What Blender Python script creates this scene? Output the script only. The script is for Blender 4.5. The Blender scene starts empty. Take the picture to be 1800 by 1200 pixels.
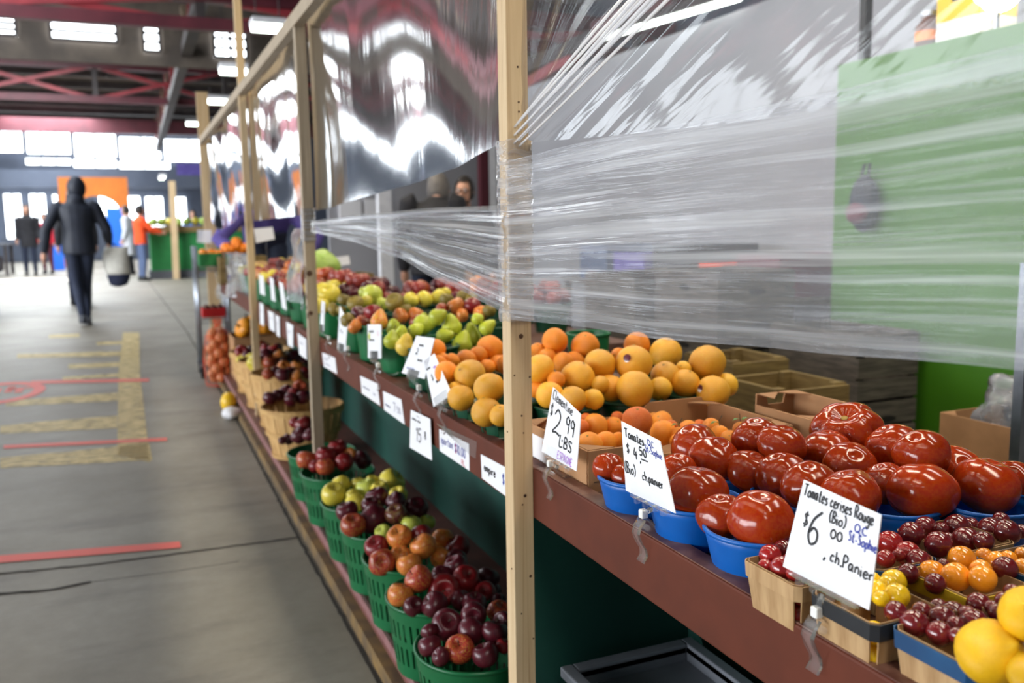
import bpy, bmesh, math, random
from mathutils import Vector, Matrix, noise
random.seed(7)
PI = math.pi
scn = bpy.context.scene
COL = scn.collection

# ------------------------------------------------------------------ camera
F = 1550.0
CXp, CYp = 900.0, 600.0
VPX, VPY = 237.0, 405.0
A_ = 190.0
_dy = Vector((VPX-CXp, -(VPY-CYp), -F))
_B = (F*F + (VPX-CXp)*A_)/(-(VPY-CYp))
_dn = Vector((A_, -_B, -F))
AY = _dy.normalized(); AZ = (-_dn).normalized(); AX = AY.cross(AZ)
RW = Matrix((AX, AY, AZ))            # world = RW @ cam
CAM = Vector((0, 0, 1.15))

def P(u, v, X=None, Y=None, Z=None):
    d = RW @ Vector((u-CXp, -(v-CYp), -F))
    if X is not None: t = (X-CAM.x)/d.x
    elif Y is not None: t = (Y-CAM.y)/d.y
    else: t = (Z-CAM.z)/d.z
    return CAM + d*t

def PD(u, v, depth):                 # point at a forward depth
    return CAM + (RW @ Vector((u-CXp, -(v-CYp), -F)))*(depth/F)

def depth(p):
    return -(RW.transposed() @ (Vector(p)-CAM)).z

def proj(p):
    c = RW.transposed() @ (Vector(p)-CAM)
    return (CXp+F*c.x/-c.z, CYp-F*c.y/-c.z)

cd = bpy.data.cameras.new('camera')
cam = bpy.data.objects.new('camera', cd); COL.objects.link(cam)
cd.sensor_width = 36; cd.lens = F*36/1800
m4 = RW.to_4x4(); m4.translation = CAM
cam.matrix_world = m4
cd.clip_start = 0.05; cd.clip_end = 300
cd.dof.use_dof = True; cd.dof.focus_distance = 1.14; cd.dof.aperture_fstop = 5.0
scn.camera = cam

# ------------------------------------------------------------------ materials
def rgb(r, g, b):                     # sRGB 0-255 -> linear
    def c(x):
        x /= 255.0
        return x/12.92 if x <= .04045 else ((x+.055)/1.055)**2.4
    return (c(r), c(g), c(b), 1)

class NT:
    def __init__(s, name):
        s.m = bpy.data.materials.new(name); s.m.use_nodes = True
        s.t = s.m.node_tree; s.n = s.t.nodes; s.l = s.t.links
        s.n.clear()
        s.out = s.n.new('ShaderNodeOutputMaterial')
    def new(s, k, **kw):
        n = s.n.new(k)
        for a, v in kw.items():
            if a.startswith('i_'):
                key = a[2:].replace('_', ' ')
                n.inputs[key].default_value = v
            else: setattr(n, a, v)
        return n
    def link(s, a, b): s.l.new(a, b)

def coords(nt, scale=(1, 1, 1), kind='Object', rnd=False):
    tc = nt.new('ShaderNodeTexCoord'); mp = nt.new('ShaderNodeMapping')
    mp.inputs['Scale'].default_value = scale
    nt.link(tc.outputs[kind], mp.inputs['Vector'])
    if rnd:
        oi = nt.new('ShaderNodeObjectInfo'); ml = nt.new('ShaderNodeMath', operation='MULTIPLY')
        ml.inputs[1].default_value = 37.0
        nt.link(oi.outputs['Random'], ml.inputs[0]); nt.link(ml.outputs[0], mp.inputs['Location'])
    return mp.outputs['Vector']

def noise_fac(nt, vec, scale=5., detail=3., lo=.35, hi=.65, rough=.55):
    n = nt.new('ShaderNodeTexNoise'); n.inputs['Scale'].default_value = scale
    n.inputs['Detail'].default_value = detail; n.inputs['Roughness'].default_value = rough
    nt.link(vec, n.inputs['Vector'])
    r = nt.new('ShaderNodeMapRange'); r.inputs['From Min'].default_value = lo; r.inputs['From Max'].default_value = hi
    nt.link(n.outputs['Fac'], r.inputs['Value'])
    return r.outputs['Result'], n

def mix(nt, fac, c1, c2):
    m = nt.new('ShaderNodeMix', data_type='RGBA')
    if isinstance(fac, float): m.inputs[0].default_value = fac
    else: nt.link(fac, m.inputs[0])
    for i, c in ((6, c1), (7, c2)):
        if isinstance(c, tuple): m.inputs[i].default_value = c
        else: nt.link(c, m.inputs[i])
    return m.outputs[2]

def bsdf(nt, color, rough=.5, metal=0., spec=.5, coat=0., sss=0.):
    b = nt.new('ShaderNodeBsdfPrincipled')
    if isinstance(color, tuple): b.inputs['Base Color'].default_value = color
    else: nt.link(color, b.inputs['Base Color'])
    if isinstance(rough, float): b.inputs['Roughness'].default_value = rough
    else: nt.link(rough, b.inputs['Roughness'])
    b.inputs['Metallic'].default_value = metal
    b.inputs['Specular IOR Level'].default_value = spec
    b.inputs['Coat Weight'].default_value = coat
    b.inputs['Coat Roughness'].default_value = .08
    nt.link(b.outputs[0], nt.out.inputs[0])
    return b

def bump(nt, b, height, strength=.2, dist=.002):
    n = nt.new('ShaderNodeBump'); n.inputs['Strength'].default_value = strength; n.inputs['Distance'].default_value = dist
    nt.link(height, n.inputs['Height']); nt.link(n.outputs[0], b.inputs['Normal'])
    return n

def mat(name, c1, c2=None, rough=.5, scale=8., lo=.35, hi=.65, metal=0., spec=.5, bmp=0., coat=0., stretch=(1, 1, 1), rnd=False, detail=3.):
    nt = NT(name)
    if c2 is None and not bmp:
        bsdf(nt, c1, rough, metal, spec, coat); return nt.m
    v = coords(nt, stretch, rnd=rnd)
    f, n = noise_fac(nt, v, scale, detail, lo, hi)
    b = bsdf(nt, mix(nt, f, c1, c2 or c1), rough, metal, spec, coat)
    if bmp: bump(nt, b, n.outputs['Fac'], bmp, .004)
    return nt.m

def emit(name, c, s):
    nt = NT(name); e = nt.new('ShaderNodeEmission'); e.inputs[0].default_value = c; e.inputs[1].default_value = s
    nt.link(e.outputs[0], nt.out.inputs[0]); return nt.m

M = {}
# fruit ------------------------------------------------------------
def fruit_mat(name, c1, c2, c3=None, rough=.32, spots=None, streak=True, lo=.35, hi=.65, coat=0., bmp=0., bscale=60, scale=14., spec=.5):
    nt = NT(name)
    v = coords(nt, (1, 1, 1), rnd=True)
    f, n = noise_fac(nt, v, scale, 2., lo, hi)
    col = mix(nt, f, c1, c2)
    if streak:
        v2 = coords(nt, (1, 1, .18), rnd=True)
        f2, _ = noise_fac(nt, v2, 90., 2., .5, .75)
        mm = nt.new('ShaderNodeMath', operation='MULTIPLY'); mm.inputs[1].default_value = .35
        nt.link(f2, mm.inputs[0]); col = mix(nt, mm.outputs[0], col, c3 or c2)
    # lighter lenticel spots
    if spots:
        vo = nt.new('ShaderNodeTexVoronoi'); vo.inputs['Scale'].default_value = 170.
        nt.link(v, vo.inputs['Vector'])
        r = nt.new('ShaderNodeMapRange'); r.inputs['From Min'].default_value = .1; r.inputs['From Max'].default_value = .2
        r.inputs['To Min'].default_value = .5; r.inputs['To Max'].default_value = 0.
        nt.link(vo.outputs['Distance'], r.inputs['Value'])
        col = mix(nt, r.outputs['Result'], col, spots)
    oi = nt.new('ShaderNodeObjectInfo')
    hs = nt.new('ShaderNodeHueSaturation'); mr = nt.new('ShaderNodeMapRange')
    mr.inputs['To Min'].default_value = .8; mr.inputs['To Max'].default_value = 1.2
    nt.link(oi.outputs['Random'], mr.inputs['Value']); nt.link(mr.outputs['Result'], hs.inputs['Value'])
    nt.link(col, hs.inputs['Color'])
    b = bsdf(nt, hs.outputs['Color'], rough, 0., spec, coat)
    if bmp:
        n2 = nt.new('ShaderNodeTexVoronoi'); n2.inputs['Scale'].default_value = bscale*10
        nt.link(v, n2.inputs['Vector']); bump(nt, b, n2.outputs['Distance'], bmp, .0006)
    return nt.m

M['apple_mixed'] = fruit_mat('apple_mixed', rgb(150, 28, 34), rgb(196, 150, 60), rgb(110, 16, 26), lo=.52, hi=.66, spots=rgb(200, 150, 90))
M['apple_dark'] = fruit_mat('apple_dark', rgb(64, 14, 28), rgb(100, 26, 36), rgb(46, 10, 20), lo=.4, hi=.7, spots=rgb(140, 80, 80))
M['apple_empire'] = fruit_mat('apple_empire', rgb(98, 20, 38), rgb(176, 170, 80), rgb(80, 14, 30), lo=.56, hi=.62, spots=rgb(150, 90, 80))
M['apple_orange'] = fruit_mat('apple_orange', rgb(200, 80, 44), rgb(222, 170, 70), rgb(150, 40, 30), lo=.42, hi=.64, spots=rgb(230, 190, 110))
M['apple_red'] = fruit_mat('apple_red', rgb(118, 16, 26), rgb(156, 46, 36), rgb(100, 12, 24), lo=.5, hi=.75, spots=rgb(190, 110, 90))
M['apple_yellow'] = fruit_mat('apple_yellow', rgb(226, 196, 60), rgb(206, 200, 84), rgb(190, 180, 60), spots=rgb(150, 140, 60))
M['apple_green'] = fruit_mat('apple_green', rgb(176, 186, 70), rgb(196, 200, 90), rgb(150, 165, 60), spots=rgb(120, 130, 60))
M['apple_russet'] = fruit_mat('apple_russet', rgb(140, 118, 44), rgb(112, 98, 36), rgb(90, 80, 34), rough=.5)
M['orange'] = fruit_mat('orange', rgb(250, 150, 26), rgb(244, 138, 20), streak=False, rough=.38, bmp=.5)
M['grapefruit'] = fruit_mat('grapefruit', rgb(228, 156, 36), rgb(232, 176, 52), rgb(214, 136, 44), streak=False, rough=.36, bmp=.35, spots=rgb(180, 120, 40), lo=.3, hi=.7)
M['grapefruit_yellow'] = fruit_mat('grapefruit_yellow', rgb(240, 190, 44), rgb(236, 172, 50), streak=False, rough=.36, bmp=.35, spots=rgb(180, 130, 40))
M['clementine'] = fruit_mat('clementine', rgb(250, 142, 24), rgb(246, 160, 40), streak=False, rough=.33, bmp=.55, bscale=45)
M['clementine_deep'] = fruit_mat('clementine_deep', rgb(232, 104, 24), rgb(240, 124, 40), streak=False, rough=.36, bmp=.6, bscale=45)
M['tomato'] = fruit_mat('tomato', rgb(148, 36, 10), rgb(158, 62, 14), streak=False, rough=.14, coat=.0, spec=.4, lo=.3, hi=.8, scale=9.)
M['cherry_red'] = fruit_mat('cherry_red', rgb(132, 24, 26), rgb(150, 30, 28), streak=False, rough=.16, coat=.5)
M['cherry_dark'] = fruit_mat('cherry_dark', rgb(92, 20, 28), rgb(112, 28, 30), streak=False, rough=.16, coat=.5)
M['cherry_orange'] = fruit_mat('cherry_orange', rgb(232, 140, 20), rgb(240, 152, 34), streak=False, rough=.16, coat=.5)
M['cherry_yellow'] = fruit_mat('cherry_yellow', rgb(246, 206, 30), rgb(238, 190, 24), streak=False, rough=.16, coat=.5)
M['lemon'] = fruit_mat('lemon', rgb(234, 184, 18), rgb(228, 174, 14), streak=False, rough=.38, bmp=.35)
M['pear'] = fruit_mat('pear', rgb(190, 196, 60), rgb(170, 182, 50), rgb(150, 160, 44), rough=.42, spots=rgb(120, 120, 40))
M['pear_gold'] = fruit_mat('pear_gold', rgb(222, 186, 74), rgb(206, 180, 70), rgb(180, 150, 50), rough=.42, spots=rgb(140, 110, 40))
M['pear_blush'] = fruit_mat('pear_blush', rgb(206, 90, 50), rgb(214, 190, 70), rgb(190, 70, 44), rough=.42, lo=.48, hi=.56, scale=9.)
M['stem'] = mat('stem', rgb(74, 56, 34), rgb(50, 38, 24), .8, 300.)
M['leaf'] = mat('leaf', rgb(60, 110, 40), rgb(84, 134, 50), .45, 60.)
M['scar'] = mat('scar', rgb(190, 150, 70), rgb(120, 100, 40), .7, 400.)
M['sticker'] = mat('sticker', rgb(236, 236, 240), None, .4)
M['sticker_dark'] = mat('sticker_dark', rgb(90, 20, 40), None, .4)
M['squash'] = mat('squash', rgb(236, 160, 30), rgb(220, 130, 24), .4, 20.)
M['pumpkin'] = mat('pumpkin', rgb(246, 140, 24), rgb(236, 120, 20), .4, 20.)
M['yam'] = mat('yam', rgb(206, 170, 110), rgb(150, 104, 70), .7, 20.)
M['yam_dark'] = mat('yam_dark', rgb(120, 80, 66), rgb(90, 60, 54), .7, 20.)
M['cabbage'] = mat('cabbage', rgb(140, 170, 70), rgb(170, 196, 100), .5, 30.)
M['onion'] = mat('onion', rgb(206, 130, 80), rgb(180, 96, 56), .45, 30., rnd=True)
M['apple_far'] = fruit_mat('apple_far', rgb(120, 26, 38), rgb(196, 96, 70), rgb(90, 18, 30), lo=.45, hi=.66)

# containers -------------------------------------------------------
M['green_plastic'] = mat('green_plastic', rgb(18, 104, 60), rgb(15, 94, 53), .32, 12.)
M['green_dark'] = mat('green_dark', rgb(16, 74, 50), rgb(14, 66, 44), .34, 12.)
M['blue_plastic'] = mat('blue_plastic', rgb(0, 92, 178), rgb(0, 84, 166), .38, 12., bmp=.03)
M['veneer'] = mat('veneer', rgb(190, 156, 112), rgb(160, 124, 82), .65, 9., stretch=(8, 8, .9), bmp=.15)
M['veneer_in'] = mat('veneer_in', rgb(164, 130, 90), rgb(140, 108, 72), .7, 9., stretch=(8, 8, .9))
M['band_blue'] = mat('band_blue', rgb(16, 62, 104), rgb(22, 76, 120), .55, 20.)
M['band_yellow'] = mat('band_yellow', rgb(196, 164, 24), rgb(214, 184, 40), .55, 20.)
M['band_black'] = mat('band_black', rgb(28, 30, 34), rgb(40, 42, 46), .5, 20.)
M['bushel'] = mat('bushel', rgb(218, 178, 118), rgb(190, 146, 88), .65, 5., stretch=(9, 9, .8), bmp=.2)
M['bushel_hoop'] = mat('bushel_hoop', rgb(206, 166, 104), rgb(186, 144, 86), .65, 6., stretch=(2, 2, 12))
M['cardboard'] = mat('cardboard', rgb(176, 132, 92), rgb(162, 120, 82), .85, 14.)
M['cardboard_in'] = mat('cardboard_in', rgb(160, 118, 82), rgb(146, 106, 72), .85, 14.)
M['cardboard_edge'] = mat('cardboard_edge', rgb(150, 112, 76), rgb(110, 80, 52), .9, 300.)
M['crate_wood'] = mat('crate_wood', rgb(96, 88, 80), rgb(64, 58, 54), .85, 6., stretch=(1.5, 1.5, 14), bmp=.3)
M['crate_pale'] = mat('crate_pale', rgb(132, 110, 64), rgb(104, 84, 46), .8, 6., stretch=(1.5, 1.5, 14), bmp=.2)
M['crate_hole'] = mat('crate_hole', rgb(14, 12, 10), None, .9)
M['grey_plastic'] = mat('grey_plastic', rgb(116, 120, 128), rgb(106, 110, 118), .45, 10.)

# stand ------------------------------------------------------------
def lumber(name, c1, c2, dark):
    nt = NT(name)
    v = coords(nt, (26, 26, 1.6), rnd=True)
    f, n = noise_fac(nt, v, 2.2, 4., .3, .7)
    col = mix(nt, f, c1, c2)
    wv = nt.new('ShaderNodeTexNoise'); wv.inputs['Scale'].default_value = 1.1; wv.inputs['Distortion'].default_value = 2.4
    v2 = coords(nt, (90, 90, 1.2), rnd=True); nt.link(v2, wv.inputs['Vector'])
    r = nt.new('ShaderNodeMapRange'); r.inputs['From Min'].default_value = .52; r.inputs['From Max'].default_value = .7
    r.inputs['To Max'].default_value = .55
    nt.link(wv.outputs['Fac'], r.inputs['Value'])
    col = mix(nt, r.outputs['Result'], col, dark)
    b = bsdf(nt, col, .7); bump(nt, b, n.outputs['Fac'], .15, .001)
    return nt.m
M['lumber'] = lumber('lumber', rgb(196, 168, 128), rgb(210, 186, 148), rgb(160, 124, 84))
M['lumber_grey'] = lumber('lumber_grey', rgb(176, 158, 134), rgb(150, 134, 112), rgb(126, 108, 86))
M['knot'] = mat('knot', rgb(58, 38, 26), rgb(96, 66, 44), .8, 200.)
M['nail'] = mat('nail', rgb(60, 50, 44), None, .5, metal=.6)
M['brown_paint'] = mat('brown_paint', rgb(96, 46, 30), rgb(84, 40, 26), .6, 10., bmp=.05, spec=.25)
M['brown_worn'] = mat('brown_worn', rgb(120, 84, 70), rgb(88, 50, 40), .5, 26., lo=.4, hi=.6)
M['shelf_top'] = mat('shelf_top', rgb(98, 64, 52), rgb(84, 54, 44), .6, 10.)
M['green_paint'] = mat('green_paint', rgb(12, 62, 54), rgb(14, 70, 60), .6, 6.)
M['step_paint'] = mat('step_paint', rgb(122, 74, 66), rgb(104, 62, 56), .55, 12.)
M['step_edge'] = mat('step_edge', rgb(150, 108, 108), rgb(128, 84, 84), .5, 40.)
M['kerb'] = mat('kerb', rgb(138, 108, 58), rgb(92, 74, 50), .85, 9., lo=.3, hi=.6, bmp=.2)
M['card'] = mat('card', rgb(240, 241, 246), None, .35)
M['card_back'] = mat('card_back', rgb(226, 226, 230), None, .4)
M['ink_black'] = mat('ink_black', rgb(16, 16, 22), None, .5)
M['ink_blue'] = mat('ink_blue', rgb(36, 52, 150), None, .5)
M['ink_purple'] = mat('ink_purple', rgb(170, 70, 214), None, .5)
M['ink_red'] = mat('ink_red', rgb(206, 40, 40), None, .5)
M['ink_grey'] = mat('ink_grey', rgb(90, 90, 120), None, .5)
M['joint_white'] = mat('joint_white', rgb(232, 232, 228), None, .35)
M['steel'] = mat('steel', rgb(170, 176, 186), rgb(150, 156, 166), .3, 20., metal=.9)
M['black_rubber'] = mat('black_rubber', rgb(24, 24, 26), None, .7)
M['red_plastic'] = mat('red_plastic', rgb(196, 28, 34), None, .4)
M['yellow_plastic'] = mat('yellow_plastic', rgb(236, 190, 30), None, .4)
M['white_thing'] = mat('white_thing', rgb(230, 230, 234), rgb(214, 214, 220), .6, 12.)

# film -------------------------------------------------------------
def film(name, base_op, streak_op, streak_scale, gloss, tint, bump_s, bscale, glrough=.06, haze=(.8, .84, .92, 1), lo=.5, hi=.75, glo=.0):
    """clear plastic: see-through sheet with a glossy skin and milky haze (UV u along the sheet, v across)"""
    nt = NT(name)
    v = coords(nt, streak_scale, 'UV')
    f, n = noise_fac(nt, v, 1., 4., lo, hi, .6)
    v2 = coords(nt, bscale, 'UV')
    n2 = nt.new('ShaderNodeTexNoise'); n2.inputs['Scale'].default_value = 1.; n2.inputs['Detail'].default_value = 3.
    nt.link(v2, n2.inputs['Vector'])
    bp = nt.new('ShaderNodeBump'); bp.inputs['Strength'].default_value = bump_s; bp.inputs['Distance'].default_value = .004
    nt.link(n2.outputs['Fac'], bp.inputs['Height'])
    tr = nt.new('ShaderNodeBsdfTransparent'); tr.inputs[0].default_value = tint
    df = nt.new('ShaderNodeBsdfDiffuse'); df.inputs[0].default_value = haze
    tl = nt.new('ShaderNodeBsdfTranslucent'); tl.inputs[0].default_value = haze
    dm = nt.new('ShaderNodeMixShader'); dm.inputs[0].default_value = .5
    nt.link(df.outputs[0], dm.inputs[1]); nt.link(tl.outputs[0], dm.inputs[2])
    op = nt.new('ShaderNodeMapRange'); op.inputs['To Min'].default_value = base_op; op.inputs['To Max'].default_value = streak_op
    nt.link(f, op.inputs['Value'])
    m1 = nt.new('ShaderNodeMixShader'); nt.link(op.outputs['Result'], m1.inputs[0])
    nt.link(tr.outputs[0], m1.inputs[1]); nt.link(dm.outputs[0], m1.inputs[2])
    gl = nt.new('ShaderNodeBsdfGlossy'); gl.inputs['Roughness'].default_value = glrough
    nt.link(bp.outputs[0], gl.inputs['Normal'])
    fr = nt.new('ShaderNodeLayerWeight'); fr.inputs['Blend'].default_value = gloss
    nt.link(bp.outputs[0], fr.inputs['Normal'])
    ad = nt.new('ShaderNodeMath', operation='ADD'); ad.inputs[1].default_value = glo; ad.use_clamp = True
    nt.link(fr.outputs['Fresnel'], ad.inputs[0])
    m2 = nt.new('ShaderNodeMixShader'); nt.link(ad.outputs[0], m2.inputs[0])
    nt.link(m1.outputs[0], m2.inputs[1]); nt.link(gl.outputs[0], m2.inputs[2])
    nt.link(m2.outputs[0], nt.out.inputs[0])
    return nt.m
M['stretch_wrap'] = film('stretch_wrap', .19, .92, (1.1, 15, 1), .26, (.97, .98, 1, 1), .6, (1.6, 34, 1), lo=.46, hi=.82, haze=(.80, .84, .92, 1))
M['vinyl'] = film('vinyl', .05, .22, (46, 1.0, 1), .16, (.93, .94, .95, 1), .22, (70, 2.0, 1), glrough=.10, lo=.58, hi=.8, glo=.03)
M['vinyl_flat'] = film('vinyl_flat', .07, .11, (5, 1.2, 1), .2, (.95, .96, .97, 1), .025, (30, 2, 1), glrough=.05, lo=.4, hi=.8, glo=.05)
M['vinyl_fold_glint'] = film('vinyl_fold_glint', .6, .9, (3, 8, 1), .12, (.95, .95, .97, 1), .3, (4, 10, 1), glrough=.2, lo=.4, hi=.7, glo=.0, haze=(.96, .97, 1, 1))  # dense white haze paints the light caught on the gathered ridges
M['vinyl_window_glare'] = film('vinyl_window_glare', .22, .75, (5, 1.6, 1), .25, (.95, .95, .97, 1), .5, (10, 3, 1), glrough=.08, lo=.38, hi=.68, glo=.08)  # extra milkiness paints the window reflections on the far clear curtains
M['vinyl_milky'] = film('vinyl_milky', .25, .65, (8, 3, 1), .3, (.95, .95, .97, 1), .8, (14, 5, 1), lo=.4, hi=.75)
def clear_solid(name):
    nt = NT(name)
    tr = nt.new('ShaderNodeBsdfTransparent'); tr.inputs[0].default_value = (.985, .985, .985, 1)
    gl = nt.new('ShaderNodeBsdfGlossy'); gl.inputs['Roughness'].default_value = .12
    df = nt.new('ShaderNodeBsdfDiffuse'); df.inputs[0].default_value = (.8, .82, .82, 1)
    fr = nt.new('ShaderNodeLayerWeight'); fr.inputs['Blend'].default_value = .05
    m0 = nt.new('ShaderNodeMixShader'); m0.inputs[0].default_value = .06
    nt.link(tr.outputs[0], m0.inputs[1]); nt.link(df.outputs[0], m0.inputs[2])
    m = nt.new('ShaderNodeMixShader'); nt.link(fr.outputs['Fresnel'], m.inputs[0]); nt.link(m0.outputs[0], m.inputs[1]); nt.link(gl.outputs[0], m.inputs[2])
    nt.link(m.outputs[0], nt.out.inputs[0]); return nt.m
M['clear_clip'] = clear_solid('clear_clip')

# hall -------------------------------------------------------------
def concrete():
    nt = NT('concrete')
    v = coords(nt, (1, 1, 1))
    f1, n1 = noise_fac(nt, v, 1.3, 6., .35, .68, .62)
    f2, n2 = noise_fac(nt, v, 22., 5., .3, .7, .7)
    f3, n3 = noise_fac(nt, coords(nt, (.5, 1.6, 1)), 2.6, 5., .52, .72, .6)
    col = mix(nt, f1, rgb(122, 115, 102), rgb(150, 145, 134))
    mm = nt.new('ShaderNodeMath', operation='MULTIPLY'); mm.inputs[1].default_value = .3; nt.link(f2, mm.inputs[0])
    col = mix(nt, mm.outputs[0], col, rgb(104, 98, 90))
    mm = nt.new('ShaderNodeMath', operation='MULTIPLY'); mm.inputs[1].default_value = .6; nt.link(f3, mm.inputs[0])
    col = mix(nt, mm.outputs[0], col, rgb(92, 84, 78))
    b = bsdf(nt, col, .55, 0., .4)
    bump(nt, b, n2.outputs['Fac'], .25, .003)
    return nt.m
M['concrete'] = concrete()
def worn_paint(name, c, lo, hi, scale=7.):
    nt = NT(name); v = coords(nt, (1, 3, 1))
    f, n = noise_fac(nt, v, scale, 5., lo, hi, .65)
    b = bsdf(nt, c, .6)
    tr = nt.new('ShaderNodeBsdfTransparent'); m = nt.new('ShaderNodeMixShader')
    nt.link(f, m.inputs[0]); nt.link(tr.outputs[0], m.inputs[1]); nt.link(b.outputs[0], m.inputs[2])
    nt.link(m.outputs[0], nt.out.inputs[0]); return nt.m
M['yellow_mark'] = worn_paint('yellow_mark', rgb(218, 194, 134), .30, .58, 11.)
M['red_mark'] = worn_paint('red_mark', rgb(224, 96, 84), .15, .36, 4.)
M['crack'] = mat('crack', rgb(52, 46, 40), rgb(36, 32, 28), .9, 60.)
M['maroon'] = mat('maroon', rgb(92, 36, 46), rgb(76, 28, 38), .5, 3.)
M['red_steel'] = mat('red_steel', rgb(150, 50, 58), rgb(130, 42, 50), .5, 3.)
M['dark_steel'] = mat('dark_steel', rgb(62, 54, 54), rgb(48, 42, 42), .6, 3.)
M['roof'] = mat('roof', rgb(96, 86, 76), rgb(70, 62, 56), .7, 2., stretch=(1, 6, 1))
M['hall_wall'] = mat('hall_wall', rgb(92, 94, 100), rgb(80, 82, 88), .8, 1.)
M['dark_wall'] = mat('dark_wall', rgb(84, 92, 108), rgb(74, 82, 98), .8, 1.)
M['grey_wall'] = mat('grey_wall', rgb(150, 150, 155), rgb(140, 140, 146), .75, 1.)
M['white_wall'] = mat('white_wall', rgb(214, 214, 218), None, .8)
M['lime'] = mat('lime', rgb(60, 112, 14), rgb(55, 105, 12), .5, 3.)
M['orange_paint'] = mat('orange_paint', rgb(226, 126, 40), rgb(212, 116, 36), .6, 3.)
M['blue_paint'] = mat('blue_paint', rgb(30, 110, 226), None, .6)
M['stall_green'] = mat('stall_green', rgb(30, 128, 62), rgb(26, 116, 56), .55, 4.)
M['window_glow'] = emit('window_glow', (.86, .93, 1, 1), 6.0)
M['skylight_glow'] = emit('skylight_glow', (.9, .95, 1, 1), 7.0)
M['tube_glow'] = emit('tube_glow', (.9, 1, .9, 1), 9.0)
M['warm_glow'] = emit('warm_glow', (1, .86, .55, 1), 14.0)
# people -----------------------------------------------------------
M['skin'] = mat('skin', rgb(206, 158, 134), rgb(196, 146, 122), .55, 20.)
M['hair_dark'] = mat('hair_dark', rgb(34, 28, 26), rgb(48, 40, 36), .7, 90.)
M['beard_brown'] = mat('beard_brown', rgb(112, 82, 66), rgb(84, 62, 50), .8, 120.)
M['hair_grey'] = mat('hair_grey', rgb(120, 114, 110), rgb(90, 86, 84), .7, 90.)
M['navy'] = mat('navy', rgb(24, 30, 44), rgb(32, 38, 54), .6, 8., bmp=.2)
M['denim_dark'] = mat('denim_dark', rgb(26, 34, 54), rgb(32, 42, 66), .8, 30.)
M['denim'] = mat('denim', rgb(70, 84, 116), rgb(82, 98, 132), .8, 30.)
M['black_cloth'] = mat('black_cloth', rgb(30, 30, 36), rgb(40, 40, 46), .8, 10.)
M['red_cloth'] = mat('red_cloth', rgb(224, 44, 70), rgb(206, 36, 60), .8, 10.)
M['maroon_cloth'] = mat('maroon_cloth', rgb(96, 34, 52), None, .8)
M['orange_cloth'] = mat('orange_cloth', rgb(238, 84, 30), rgb(224, 72, 24), .8, 10.)
M['white_cloth'] = mat('white_cloth', rgb(216, 218, 226), rgb(200, 202, 212), .8, 10.)
M['purple_cloth'] = mat('purple_cloth', rgb(104, 92, 170), rgb(84, 72, 146), .8, 10.)
M['blue_cloth'] = mat('blue_cloth', rgb(80, 120, 190), None, .8)
M['shoe'] = mat('shoe', rgb(50, 52, 60), rgb(90, 94, 104), .6, 12., lo=.5, hi=.6)
M['canvas'] = mat('canvas', rgb(226, 224, 216), rgb(210, 208, 200), .85, 30.)
M['canvas_navy'] = mat('canvas_navy', rgb(34, 40, 66), None, .85)

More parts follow.
